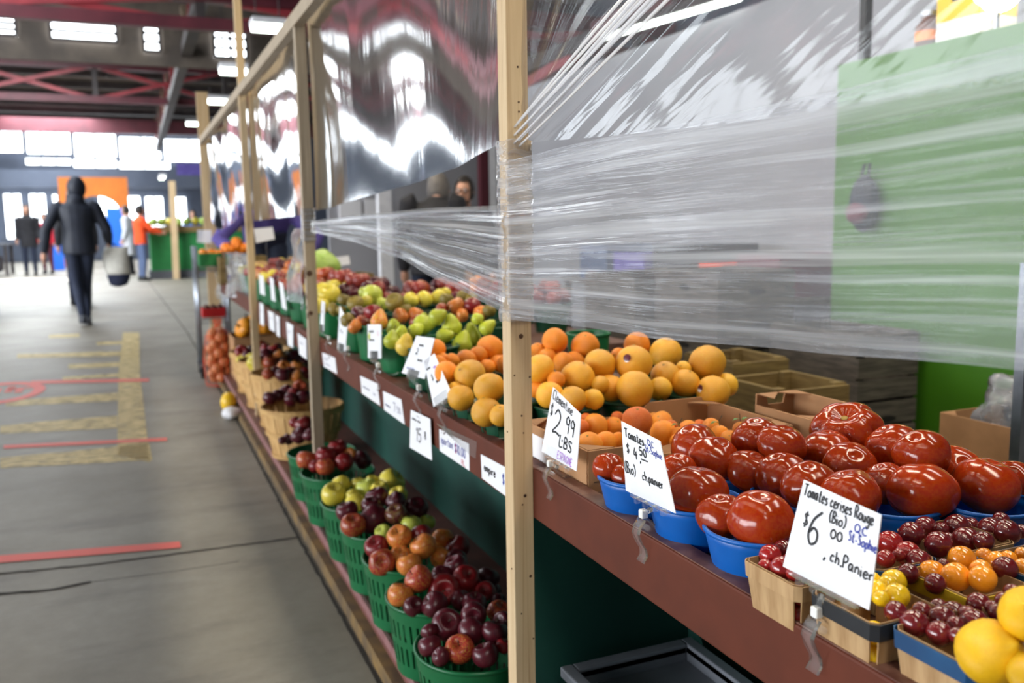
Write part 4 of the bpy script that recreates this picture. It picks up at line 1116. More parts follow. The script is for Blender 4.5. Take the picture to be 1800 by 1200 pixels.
lettering(c, S3, [('Tomates cerises Rouge', .04, .155, .13, .0505, .0008, -.02), ('(Bio)', .42, .30, .12, .062, .0008), ('$', .12, .46, .15, .085, .0008), ('6', .20, .62, .36, .18, .0013), ('00', .47, .46, .10, .085, .0009), (',', .44, .70, .12, .09, .0012), ('ch.Panier', .52, .70, .13, .072, .0009)], 'ink_black')
lettering(c, S3, [('QC', .73, .28, .085, .075, .0007), ('St-Sophie', .68, .40, .105, .046, .0007)], 'ink_blue', label='blue handwriting')
clip(S1, 1.262, 'clear swivel clip holding the clementine price card', .95)
clip(S2, .974, 'clear swivel clip holding the tomato price card', 1.05)
clip(S3, .648, 'clear swivel clip holding the cherry tomato price card', 1.0)
small = [([(745, 635), (763, 621), (794, 693), (762, 715)], .592, .1, 1.80, 'tilted white price card before the nearest grapefruit', [('~~~', .1, .24, .1, .1, .0009), ('$', .3, .5, .13, .12, .0011), ('~~', .5, .62, .13, .13, .0011)], 'slanting'),
         ([(732, 590), (764, 594), (746, 666), (706, 655)], .592, .1, 1.985, 'white price card leaning in front of the oranges', [('~~', .35, .25, .12, .12, .001), ('2', .3, .45, .15, .14, .0011), ('~~', .5, .62, .13, .12, .0011)], 'leaning'),
         ([(646, 570), (670, 570), (670, 630), (647, 629)], .592, .05, 2.37, 'narrow upright price card before the green pears', [('~~~', .12, .25, .14, .12, .0012), ('~~~', .15, .5, .12, .12, .0012)], 'upright'),
         ([(597, 537), (611, 565), (607, 617), (593, 612)], .592, .1, 2.75, 'price card seen nearly edge-on before the russet fruit', [('~~', .15, .3, .1, .2, .0012), ('~~', .2, .55, .1, .2, .0012)], 'edge-on'),
         ([(565, 528), (571, 531), (569, 582), (562, 578)], .592, .1, 3.05, 'thin price card beside the burnt post and yellow apples', [('~', .2, .4, .1, .5, .0012)], 'thin')]
for px, X_, ln, yc, lab, tx, w in small:
    q = quad_on(px, X_, ln); c = card(q, lab); lettering(c, q, tx, 'ink_black')
    if w == 'upright': lettering(c, q, [("l", .75, .32, .12, .2, .0014)], 'ink_red', label='red mark')
    if w == 'slanting': lettering(c, q, [('~~', .6, .3, .1, .1, .0007)], 'ink_purple', label='purple handwriting')
    if w == 'leaning': lettering(c, q, [('~~~', .15, .86, .1, .12, .0007)], 'ink_blue', label='blue handwriting')
    clip(q, yc, 'clear swivel clip holding the '+{'slanting': 'tilted grapefruit card', 'leaning': 'leaning orange card', 'upright': 'narrow pear card', 'edge-on': 'edge-on russet fruit card', 'thin': 'thin card beside the burnt post'}[w], 1.15)
fl = [([(566, 619), (589, 629), (592, 657), (569, 644)], 'furthest blank-looking label, fixed to the brown board beside burnt post', [('~~~', .15, .4, .16, .1, .001), ('~~~~', .15, .75, .16, .1, .001)], 'ink_grey'),
      ([(633, 660), (663, 674), (668, 713), (636, 691)], 'label on the brown board below the narrow pear card', [('~~~~', .12, .6, .2, .1, .001), ('~', .7, .66, .2, .16, .001)], 'ink_grey'),
      ([(673, 687), (705, 702), (711, 746), (675, 720)], 'label reading 7.50 on the brown board', [('~~~', .1, .7, .2, .09, .0012), ('7', .54, .72, .4, .14, .0014), ('50', .72, .66, .26, .1, .001)], 'ink_grey'),
      ([(722, 720), (756, 736), (759, 809), (720, 786)], 'tall white card reading 15, hanging below the brown board', [('~~~ ~~', .1, .24, .12, .075, .001), ('15', .3, .72, .34, .19, .0016), ('8', .7, .56, .18, .12, .0014)], 'ink_black'),
      ([(772, 754), (824, 780), (825, 827), (773, 792)], 'taped label reading spartan on the brown board', [('spartan', .06, .56, .34, .072, .0010), ('$10.00', .54, .62, .36, .078, .0011)], 'ink_blue'),
      ([(845, 798), (892, 823), (893, 875), (847, 840)], 'label reading empire, partly behind the nearest post', [('empire', .12, .58, .30, .094, .0014)], 'ink_black')]
for px, lab, tx, ink in fl:
    q = quad_on(px, .5985); 
    if 'tall' in lab: q = quad_on(px, .594, .02)
    c = card(q, lab, 'board_label'); lettering(c, q, tx, ink)
    if ink == 'ink_blue': lettering(c, q, [('$', .55, .62, .36, .078, .0011), ('RL', .76, .95, .2, .07, .0007)], 'ink_red', label='red handwriting')
    if ink == 'ink_black' and 'empire' in lab: lettering(c, q, [('$', .82, .62, .34, .09, .0014)], 'ink_blue', label='blue handwriting')
    if 'spartan' in lab:
        b = MB(); q2 = quad_on([(767, 744), (838, 776), (836, 806), (826, 800)], .5965)
        b.add(q2, [(0, 1, 2, 3)]); b.build('clear_tape', M['clear_clip'], c)
far_labels = [([(523, 585), (538, 596), (539, 632), (526, 622)], 'blank white card on the far board left of the burnt post'),
              ([(503, 565), (515, 572), (515, 612), (506, 606)], 'white paper strip hanging from the far board, nearest of four strips'),
              ([(484, 553), (491, 557), (492, 593), (486, 589)], 'white paper strip hanging from the far board, second of four strips'),
              ([(471, 545), (481, 550), (483, 584), (474, 578)], 'white paper strip hanging from the far board, third of four strips'),
              ([(456, 531), (463, 535), (464, 573), (457, 569)], 'white paper strip hanging from the far board, beside the slim post')]
for px, lab in far_labels:
    q = quad_on(px, .594); c = card(q, lab, 'board_label'); lettering(c, q, [('~', .2, .4, .1, .5, .0015)], 'ink_grey')
for k, (px, lab) in enumerate([([(490, 494), (497, 498), (504, 545), (496, 541)], 'tall white card among far green baskets, nearest the hanging plastic'), ([(474, 486), (480, 490), (484, 530), (477, 527)], 'tall white card among far green baskets, middle of three'), ([(455, 482), (463, 486), (466, 520), (457, 516)], 'tall white card among far green baskets, closest to slim post'),
                 ([(446, 402), (479, 399), (483, 420), (450, 427)], 'blank white sign before the vendor in purple'), ([(347, 404), (372, 404), (372, 428), (346, 426)], 'blank white sign by the wide end post'), ([(588, 452), (613, 449), (616, 464), (590, 468)], 'small white sign at the cabbages behind the dark apples')]):
    if k < 3: q = quad_on(px, .60)
    else: q = [P(u, v, Y=(5.6, 8.0, 5.35)[k-3]) for u, v in px]
    c = card(q, lab); m_ = q[3].lerp(q[2], .5)+Vector((.004, .004, .01)); b = MB(); b.tube([(m_.x, m_.y, .738 if k < 3 else SZ), m_], .003, 6); b.build('stake', M['clear_clip'], c)

# ------------------------------------------------------------------ low step: green slotted baskets of apples
ST = .1015
def pxs(L, ox, oy, s): return [(ox+a*s, oy+b_*s, r*s, m)+tuple(rest) for a, b_, r, m, *rest in L]
AP = {'d': ('apple_dark', 'dark red apple,'), 'r': ('apple_red', 'bright red apple,'), 'o': ('apple_orange', 'orange-red apple,'), 'e': ('apple_empire', 'half-green dark apple,'), 'm': ('apple_mixed', 'red and yellow apple,'), 'y': ('apple_yellow', 'yellow apple,'), 'g': ('apple_green', 'green apple,'), 'u': ('apple_russet', 'olive russet apple,')}
B = [
 (.605, 1.655, .128, .175, 'nearest green step basket', [(690, 1040, 52, 'd'), (765, 945, 70, 'd'), (820, 1052, 66, 'm'), (870, 975, 62, 'd'), (688, 975, 38, 'd'), (975, 980, 60, 'd'), (935, 1078, 60, 'd'), (1012, 1038, 36, 'r'), (738, 1085, 42, 'd'), (880, 902, 58, 'd'), (995, 890, 55, 'm'), (1010, 930, 45, 'd')]),
 (.620, 1.935, .130, .175, 'second green step basket', [(560, 815, 58, 'o'), (640, 745, 62, 'm'), (750, 792, 72, 'r'), (847, 745, 62, 'r'), (712, 855, 60, 'd'), (615, 865, 45, 'd'), (826, 838, 50, 'd'), (885, 855, 56, 'd'), (942, 740, 52, 'd'), (928, 808, 54, 'r'), (805, 690, 55, 'd'), (737, 725, 42, 'd'), (990, 848, 42, 'd'), (965, 800, 40, 'd')]),
 (.630, 2.205, .132, .175, 'third green step basket', [(457, 602, 54, 'r'), (480, 670, 60, 'm'), (555, 560, 56, 'o'), (560, 640, 46, 'o'), (598, 680, 56, 'o'), (660, 602, 60, 'o'), (652, 545, 46, 'r'), (745, 570, 50, 'o'), (812, 605, 56, 'r'), (738, 652, 50, 'o'), (805, 665, 50, 'd')]),
 (.625, 2.465, .130, .175, 'fourth green step basket', [(325, 448, 50, 'd'), (352, 508, 56, 'm'), (440, 482, 68, 'd'), (460, 385, 52, 'd'), (540, 402, 44, 'd'), (542, 460, 50, 'e'), (630, 433, 52, 'd'), (606, 505, 46, 'g'), (678, 495, 36, 'g'), (484, 540, 38, 'g'), (550, 375, 42, 'y'), (432, 424, 45, 'd')]),
 (.620, 2.735, .130, .175, 'green step basket of yellow apples', [(266, 372, 54, 'y'), (300, 330, 42, 'y'), (362, 412, 46, 'y'), (350, 376, 30, 'y'), (412, 345, 48, 'g'), (374, 325, 32, 'y'), (436, 314, 30, 'y'), (520, 318, 60, 'y'), (470, 350, 40, 'y')]),
 (.620, 3.11, .130, .175, 'green step basket by the burnt post', [(148, 222, 46, 'm'), (233, 204, 46, 'r'), (283, 169, 42, 'r'), (313, 231, 42, 'r'), (393, 221, 42, 'd'), (230, 251, 42, 'm'), (340, 196, 30, 'o'), (188, 249, 30, 'r')]),
 (.620, 3.42, .130, .175, 'furthest green step basket', [(65, 130, 26, 'd'), (115, 113, 38, 'd'), (137, 68, 42, 'r'), (95, 55, 26, 'r'), (160, 110, 30, 'd'), (40, 135, 18, 'd')]),
]
bl = ['nearest green slotted basket on the step, full of dark plums-red apples', 'second green slotted basket on the step, clear tape on its rim', 'third green slotted basket on the step, full of orange-red apples', 'fourth green slotted basket on the step, dark and green apples', 'green slotted basket on the step, full of yellow apples', 'green slotted basket on the step before the burnt post', 'furthest green slotted basket on the step, beside the bushel baskets']
bl[0] = 'nearest green slotted basket on the step, full of dark red apples'
for (x, y, r, h, heap, L), lab in zip(B, bl):
    t = round_basket(x, y, ST, r, h, 'green_plastic', lab, group='green slotted baskets on the step', rb=r*.84)
    px_heap(pxs(L, 480, 720, .4), (x, y), ST+h+.008, r*.95, .13 if 'furthest' in heap else .055, heap, 'apple', 'apple', 'apple', AP, 'apples in the '+heap, stem='apple', gap=22)
# bushel baskets further along the step
bus = [(.665, 4.1, .185, .235, 'first bushel basket'), (.70, 4.78, .185, .29, 'second bushel basket'), (.70, 5.35, .19, .28, 'third bushel basket'), (.70, 5.86, .19, .27, 'furthest bushel basket')]
bt = ['tapered wooden bushel basket of dark apples, nearest of four', 'tapered wooden bushel basket, second of four, red apples above its rim', 'tapered wooden bushel basket, third of four, red and yellow apples', 'tapered wooden bushel basket, furthest of four, beside the onions']
BL = [[(455, 695, 40, 'd'), (500, 680, 36, 'd'), (545, 655, 40, 'd'), (590, 670, 40, 'r'), (625, 640, 46, 'm'), (640, 690, 44, 'd'), (570, 700, 40, 'd')],
      [(445, 562, 34, 'm'), (485, 545, 30, 'd'), (535, 525, 40, 'o'), (530, 565, 44, 'd'), (610, 525, 44, 'o'), (605, 570, 36, 'o'), (650, 555, 36, 'r'), (570, 548, 30, 'd'), (660, 515, 30, 'd')],
      [(370, 500, 46, 'y'), (460, 498, 46, 'm'), (510, 467, 42, 'o'), (590, 470, 52, 'd'), (540, 500, 36, 'd'), (430, 455, 40, 'd'), (480, 430, 40, 'r'), (640, 500, 30, 'd')],
      [(300, 435, 38, 'r'), (295, 482, 26, 'y'), (352, 468, 30, 'y'), (365, 432, 40, 'd'), (400, 396, 32, 'm'), (435, 425, 34, 'r'), (500, 418, 30, 'd'), (330, 455, 28, 'd')]]
for (x, y, r, h, heap), lab, L in zip(bus, bt, BL):
    bushel(x, y, ST, r, h, lab)
    inn = -.03 if 'first' in heap else .01
    px_heap(pxs(L, 330, 480, .3168), (x, y), ST+h+inn, r*.92, .02 if 'first' in heap else .07, heap, 'apple', 'apple', 'apple', AP, 'apples in the '+heap, gap=14)

# ------------------------------------------------------------------ shelf: oranges and grapefruit
TZ = SZ
GF = {'g': ('grapefruit', 'speckled grapefruit,'), 'o': ('orange', 'bright orange,'), 'y': ('grapefruit_yellow', 'yellowish grapefruit,')}
shelf = [
 (.765, 1.535, .066, .07, 'green_dark', 'bowl', 'dark green bowl of grapefruit left behind the clementine tray', 'green bowl behind clementine card',
   [(966, 694, 25, 'g'), (1006, 702, 25, 'g'), (1042, 702, 20, 'y'), (1015, 664, 31, 'g'), (948, 648, 27, 'g'), (1055, 676, 17, 'g'), (943, 685, 15, 'o'), (978, 668, 16, 'o')]),
 (.905, 1.535, .066, .07, 'green_dark', 'bowl', 'dark green bowl of grapefruit in the middle behind the clementine tray', 'middle bowl behind the tray',
   [(1116, 684, 33, 'g'), (1073, 682, 25, 'g'), (1160, 683, 22, 'y'), (1114, 638, 33, 'g'), (1055, 640, 28, 'g'), (1170, 661, 27, 'g')]),
 (1.055, 1.535, .068, .07, 'green_dark', 'bowl', 'dark green bowl of grapefruit right behind the clementine tray', 'last bowl behind the tray',
   [(1205, 674, 26, 'g'), (1253, 688, 30, 'g'), (1276, 676, 22, 'y'), (1243, 638, 33, 'g'), (1201, 648, 14, 'y')]),
 (.672, 1.615, .066, .075, 'green_dark', 'quart', 'dark green slotted basket of grapefruit beside the nearest post', 'grapefruit basket beside nearest post',
   [(854, 724, 27, 'g'), (860, 682, 28, 'g'), (880, 730, 20, 'g')]),
 (.672, 1.79, .066, .075, 'green_dark', 'quart', 'dark green basket behind the tilted price card', 'basket behind the tilted card',
   [(826, 660, 29, 'g'), (810, 699, 24, 'g'), (785, 655, 21, 'o'), (800, 684, 14, 'g')]),
 (.672, 1.96, .066, .075, 'green_dark', 'quart', 'dark green basket behind the leaning price card', 'basket behind the leaning card',
   [(766, 613, 18, 'o'), (778, 632, 13, 'o'), (794, 634, 14, 'o'), (770, 640, 16, 'o')]),
 (.835, 1.76, .068, .075, 'green_dark', 'quart', 'green basket of oranges hidden behind the nearest post', 'orange basket behind the post',
   [(861, 614, 25, 'o'), (819, 633, 19, 'o'), (840, 625, 17, 'o'), (875, 640, 16, 'o'), (856, 646, 15, 'o'), (893, 640, 20, 'o')]),
 (.90, 1.735, .068, .075, 'green_dark', 'quart', 'green basket of oranges behind the first grapefruit bowl', 'second row orange basket',
   [(975, 599, 23, 'o'), (1029, 608, 25, 'o'), (962, 627, 16, 'o'), (990, 637, 19, 'o'), (1009, 636, 19, 'o'), (945, 616, 14, 'o')]),
 (1.08, 1.735, .068, .075, 'green_dark', 'quart', 'green basket of oranges behind the middle grapefruit bowl', 'back orange basket',
   [(1120, 606, 23, 'o'), (1170, 621, 29, 'g'), (1088, 626, 15, 'o')]),
]
shelf[6] = (.84, 1.93)+shelf[6][2:]
all_o = []
for x, y, r, h, mt, sty, lab, heap, L in shelf:
    round_basket(x, y, TZ, r, h, mt, lab, cat='bowl' if sty == 'bowl' else 'basket', group='dark green citrus baskets on the shelf', style=sty, rb=r*.72 if sty == 'bowl' else r*.8, name='green_bowl' if sty == 'bowl' else 'plastic_basket')
    out = relax(solve(L, (x, y), TZ+h+.01, r, .06), k=.9); nm = rows_label(L, heap, 22)
    for i, (u, v, rr, d) in enumerate(out):
        mk, words = GF[L[i][3]]; isO = mk == 'orange'
        o = fruit('round', mk, PD(u, v, d), rr*d/F, 'orange' if isO else 'grapefruit', words+' '+nm[i], 'orange' if isO else 'grapefruit', ('oranges' if isO else 'grapefruit')+' in the '+heap, stem='round', var=0 if isO else 1)
        if (u, v) in ((1114, 638), (1253, 688)):
            o.rotation_euler = (0, 0, 0)
            to = (CAM-o.location).normalized(); rot = to.to_track_quat('Z', 'Y')
            off = Vector((-.35, .2, .9)) if u == 1114 else Vector((-.72, .1, .66))
            pz = rot @ off.normalized()
            b = MB(); mt3 = pz.to_track_quat('Z', 'Y').to_matrix()
            b.lathe([(1e-4, .004), (.10, .001), (.17, -.012)], 16, pz*1.03-Vector((0, 0, .03)), mtx=mt3 @ Matrix.Diagonal((1, .8, 1))); b.v = [v_ for v_ in b.v]
            me = b.mesh('sticker', M['sticker'], Vector((0, 0, 0)), True); s = bpy.data.objects.new('sticker', me); COL.objects.link(s); s.parent = o; s['label'] = 'small white sticker'
            b = MB(); mv = Vector((0, 0, .075))
            b.lathe([(1e-4, .004), (.12, .001), (.21, -.02)], 16, pz*1.006+mv, mtx=mt3)
            s2 = bpy.data.objects.new('sticker_print', b.mesh('sticker_print', M['sticker_dark'], Vector((0, 0, 0)), True)); COL.objects.link(s2); s2.parent = s
q = P(1034, 585, Z=.85); round_basket(q.x, q.y, TZ, .058, .125, 'green_plastic', 'empty green basket standing behind the oranges', style='ribbed', group='green baskets on the shelf')

# pears
PR = {'p': ('pear', 'green pear,'), 'y': ('pear_gold', 'golden pear,'), 'b': ('pear_blush', 'red-cheeked pear,')}
up = lambda a, b_, c_: (a, b_, c_)
pears = [(712, 606, 17, 'y'), (706, 588, 14, 'p'), (747, 570, 19, 'p'), (794, 572, 18, 'p'), (828, 590, 19, 'p'), (813, 603, 19, 'p'), (693, 577, 15, 'p'), (689, 597, 15, 'p'), (783, 590, 15, 'p'), (857, 575, 14, 'p'), (770, 556, 15, 'p'), (742, 564, 13, 'p'), (667, 562, 16, 'b'), (732, 580, 14, 'p'), (660, 590, 12, 'p'), (840, 560, 11, 'p')]
rots = {0: up(.1, .25, 0), 1: up(.2, .1, 0), 2: up(.3, 1.35, .3), 3: up(.1, -.15, 0), 4: up(.1, -.1, 0), 5: up(.2, .2, 1), 6: up(.3, -.2, 0), 7: up(-.2, .3, 0), 8: up(1.2, .9, .2), 9: up(.3, .8, 0), 10: up(.2, 1.1, -.4), 11: up(.3, .3, 0), 12: up(-.3, .25, 0)}
pb = [(.69, 2.18, .072, .115, 'green_dark', 'ribbed', 'dark green tall basket of pears behind the leaning card', [0, 1, 7]), (.87, 2.16, .07, .10, 'green_dark', 'bowl', 'dark green bowl of green pears in the second row', [3, 4, 5, 8, 9, 10, 15]), (.80, 2.36, .07, .11, 'green_plastic', 'ribbed', 'green basket of green pears behind the narrow card', [2, 6, 11, 13]), (.69, 2.46, .072, .12, 'green_plastic', 'ribbed', 'bright green ribbed basket behind the narrow pear card', [12, 14])]
for n_, (x, y, r, h, mt, sty, lab, ids) in enumerate(pb):
    round_basket(x, y, TZ, r, h, mt, lab, cat='bowl' if sty == 'bowl' else 'basket', group='green baskets on the shelf', style=sty, rb=r*.78, name='green_bowl' if sty == 'bowl' else 'plastic_basket')
    L = [pears[i] for i in ids]; rt = {k: rots[i] for k, i in enumerate(ids) if i in rots}
    px_heap(L, (x, y), TZ+h+.008, r, .05, ['tall dark basket', 'second row pear bowl', 'pear basket behind narrow card', 'bright ribbed basket'][n_], 'pear', 'pear', 'pear', PR, 'pears on the shelf', stem='pear', gap=14, rots=rt, sizes=.95)

# mixed apples further back (row by row), each heap in its own basket
mix_ = [
 (.69, 2.72, .072, .12, 'green_plastic', 'ribbed', 'bright green ribbed basket of mixed apples behind the edge-on card', 'apple basket behind edge-on card', [(637, 567, 14, 'm'), (630, 551, 14, 'd'), (656, 549, 16, 'r'), (612, 563, 13, 'u'), (624, 574, 13, 'o')]),
 (.69, 2.98, .072, .12, 'green_plastic', 'ribbed', 'green ribbed basket of russet fruit behind the burnt post', 'russet basket beside burnt post', [(587, 544, 12, 'u'), (605, 527, 12, 'u'), (625, 534, 15, 'u'), (600, 545, 9, 'u')]),
 (.86, 2.66, .07, .12, 'green_dark', 'ribbed', 'green basket of orange-red apples behind the green pears', 'second row apple basket', [(704, 556, 15, 'o'), (731, 553, 14, 'o'), (733, 566, 13, 'm'), (694, 532, 17, 'u'), (713, 545, 12, 'u')]),
 (.86, 3.0, .07, .12, 'green_dark', 'ribbed', 'green basket of green apples behind the russet fruit', 'green apple basket', [(655, 518, 18, 'g'), (671, 534, 12, 'g'), (643, 530, 12, 'y'), (640, 514, 10, 'g')]),
 (1.0, 2.48, .07, .12, 'green_dark', 'quart', 'green slotted basket of mixed apples beside the nearest post', 'apple basket left of nearest post', [(801, 538, 16, 'o'), (830, 538, 16, 'r'), (845, 551, 14, 'o'), (812, 554, 12, 'o'), (860, 547, 12, 'u'), (776, 544, 12, 'm')]),
 (1.02, 3.02, .07, .12, 'green_dark', 'quart', 'green slotted basket of yellow apples in the third row', 'third row yellow basket', [(722, 527, 14, 'y'), (746, 526, 15, 'y'), (770, 522, 15, 'y'), (783, 515, 10, 'y')]),
 (1.04, 2.83, .07, .12, 'green_dark', 'quart', 'green slotted basket of olive apples behind the wrap edge', 'olive apple basket', [(812, 523, 13, 'u'), (785, 527, 13, 'u'), (830, 525, 11, 'u')]),
 (.69, 3.42, .075, .12, 'green_plastic', 'ribbed', 'green basket of yellow squash-like apples past the burnt post', 'yellow basket past burnt post', [(578, 518, 20, 'y'), (562, 537, 17, 'y'), (566, 510, 14, 'y')]),
]
for x, y, r, h, mt, sty, lab, heap, L in mix_:
    round_basket(x, y, TZ, r, h, mt, lab, group='green baskets on the shelf', style=sty, rb=r*.8)
    px_heap(L, (x, y), TZ+h+.008, r, .05, heap, 'apple', 'apple', 'apple', AP, 'apples in the '+heap, gap=12)
# rows of dark and red apples at the back, and the far baskets seen past the burnt post: world-placed heaps
def heap_world(x, y, z, rr, R, mats, words, group, name='apple', kind='apple', cat='apple', top=True, n=6):
    pts = []
    for k in range(n): a = 2*PI*(k+random.random()*.3)/n; pts.append((x+math.cos(a)*rr*.68, y+math.sin(a)*rr*.68, z+random.uniform(-.004, .006)))
    pts.append((x, y, z+R*.35))
    if top:
        for k in range(3): a = 2*PI*(k+random.random()*.5)/3; pts.append((x+math.cos(a)*rr*.34, y+math.sin(a)*rr*.34, z+R*1.35))
    for p in pts: fruit(kind, random.choice(mats), p, R*random.uniform(.9, 1.08), name, words, cat, group)
for k, (x, y, ms) in enumerate([(1.16, 3.30, ['apple_far', 'apple_dark']), (1.33, 3.22, ['apple_dark', 'apple_red']), (1.50, 3.15, ['apple_far', 'apple_red']), (1.03, 3.42, ['apple_far', 'apple_mixed']), (1.2, 3.6, ['apple_dark', 'apple_far']), (1.36, 3.55, ['apple_far', 'apple_orange']), (.88, 3.5, ['apple_dark', 'apple_far']), (.98, 3.78, ['apple_dark']), (1.52, 3.5, ['apple_red', 'apple_far'])]):
    pl = ['behind the yellow apple basket', 'behind the olive apple basket', 'lowest under the wrap edge', 'beside the burnt post, third row', 'behind third row reds', 'at the back under the wrap', 'just past the burnt post', 'behind the burnt post baskets', 'in the far back corner'][k]
    round_basket(x, y, TZ, .076, .11, 'green_dark', 'green basket of dark red apples '+pl, group='green baskets of dark apples at the back', style='ribbed', rb=.06)
    heap_world(x, y, TZ+.135, .076, .031, ms, 'dark red apple heaped '+pl, 'dark apples '+pl, n=6)
for k in range(8):
    y = 3.72+.33*k
    for j, x in enumerate((.69, .86)):
        pl = '%s far green basket, %s row' % (ORD[k], ('front', 'second')[j])
        round_basket(x, y, TZ, .076, .13, 'green_plastic', pl+' past the burnt post', group='far green baskets past the burnt post', style='ribbed', rb=.06)
        if y < 6.4: heap_world(x, y, TZ+.155, .076, .033, [['apple_far', 'apple_dark'], ['apple_yellow', 'apple_far'], ['apple_mixed', 'apple_orange']][k % 3], 'apple in the '+pl, 'apples in the '+pl, n=5, top=(j == 1))

# ------------------------------------------------------------------ tray of clementines
carton(.635, 1.04, 1.205, 1.455, TZ, TZ+.068, 'open cardboard tray of clementines beside the nearest post', zback=TZ+.068, backprof=[(0, 1), (.2, 1), (.24, .82), (.50, .82), (.54, .95), (.62, .95), (.66, 1.12), (1, 1.12)])
box1 = [o for o in COL.objects if o.name.startswith('cardboard_box')][-1]
b = MB()                                        # printed house drawing on the tray's near wall, and its shipping label
def pen(mb, pts, w=.0009):
    for a, c_ in zip(pts, pts[1:]): mb.bar(a, c_, w, w)
yy = 1.2022
for x0 in (.67, .705):
    pen(b, [(x0, yy, .735), (x0, yy, .762), (x0+.012, yy, .776), (x0+.024, yy, .762), (x0+.024, yy, .735), (x0, yy, .735)]); pen(b, [(x0+.008, yy, .735), (x0+.008, yy, .75), (x0+.015, yy, .75), (x0+.015, yy, .735)])
pen(b, [(.645, yy, .742), (.74, yy, .742)])
b.build('house_print', M['crack'], box1)
q = [Vector((.6325, 1.43, .778)), Vector((.6325, 1.352, .778)), Vector((.6325, 1.352, .735)), Vector((.6325, 1.43, .735))]
b = MB(); b.add(q, [(0, 3, 2, 1)]); o = b.build('shipping_label', M['card'], box1)
CL = [(1047, 749, 23, 'c'), (1079, 748, 16, 'c'), (1085, 734, 12, 'd'), (1120, 740, 27, 'd'), (1036, 782, 24, 'c'), (1065, 777, 20, 'c'), (1087, 772, 14, 'c'), (1022, 750, 14, 'd'), (1165, 760, 23, 'c'), (1163, 741, 19, 'c'), (1149, 734, 10, 'c'), (1195, 764, 15, 'c'), (1210, 755, 18, 'c'), (1230, 747, 11, 'd'), (1250, 751, 17, 'c'), (1231, 763, 14, 'c'), (1265, 763, 17, 'c'), (1190, 775, 13, 'c'), (1282, 771, 16, 'c'), (1302, 755, 15, 'c'), (1030, 737, 12, 'd'), (968, 780, 14, 'c'), (1240, 773, 12, 'c'), (1180, 748, 11, 'd')]
CM = {'c': ('clementine', 'bright clementine,'), 'd': ('clementine_deep', 'deep orange clementine,')}
out = []
for u, v, r, mk in CL:
    p = P(u, v, Z=TZ+.058+(.03 if r > 26 else .0)); out.append([u, v, r, depth(p)])
relax(out); nm = rows_label(CL, 'cardboard tray', 11)
for i, (u, v, r, d) in enumerate(out):
    mk, words = CM[CL[i][3]]; big = r > 22
    o = fruit('round', mk, PD(u, v, d), r*d/F, 'clementine', words+' '+nm[i], 'clementine', 'clementines in the cardboard tray', stem='round', var=1)
    if (u, v) in ((1195, 764), (1265, 763), (1302, 755)):
        o.rotation_euler = (0, 0, 0)
        b = MB(); b.tube([(0, 0, .9), (.1, .3, 1.3), (.5 if u != 1302 else 0, .3, 1.9)], [.05, .04, .05], 6); me = b.mesh('twig', M['stem'], Vector((0, 0, 0)), True)
        s = bpy.data.objects.new('twig', me); COL.objects.link(s); s.parent = o
        for k in range(2 if u == 1302 else 1):
            b = MB(); sg = 1 if k else -1
            b.grid(lambda a, c_: Vector((sg*(.1+1.1*a), (c_-.5)*.55*math.sin(PI*min(.98, a+.05)), 1.2+.25*math.sin(PI*a)-.08*abs(c_-.5))), 8, 4); me = b.mesh('leaf', M['leaf'], Vector((0, 0, 0)), True)
            s = bpy.data.objects.new('leaf', me); COL.objects.link(s); s.parent = o
carton(1.06, 1.15, 1.17, 1.33, TZ, TZ+.08, 'empty cardboard tray behind the tomatoes, next to the clementines', zback=TZ+.10)
box2 = [o for o in COL.objects if o.name.startswith('cardboard_box')][-1]
q = [P(1408, 771, Y=1.1675), P(1440, 768, Y=1.1675), P(1440, 786, Y=1.1675), P(1408, 789, Y=1.1675)]
lettering(box2, q, [('ally', .05, .8, .8, .2, .0008)], 'card', off=.0006, label='white printed word')

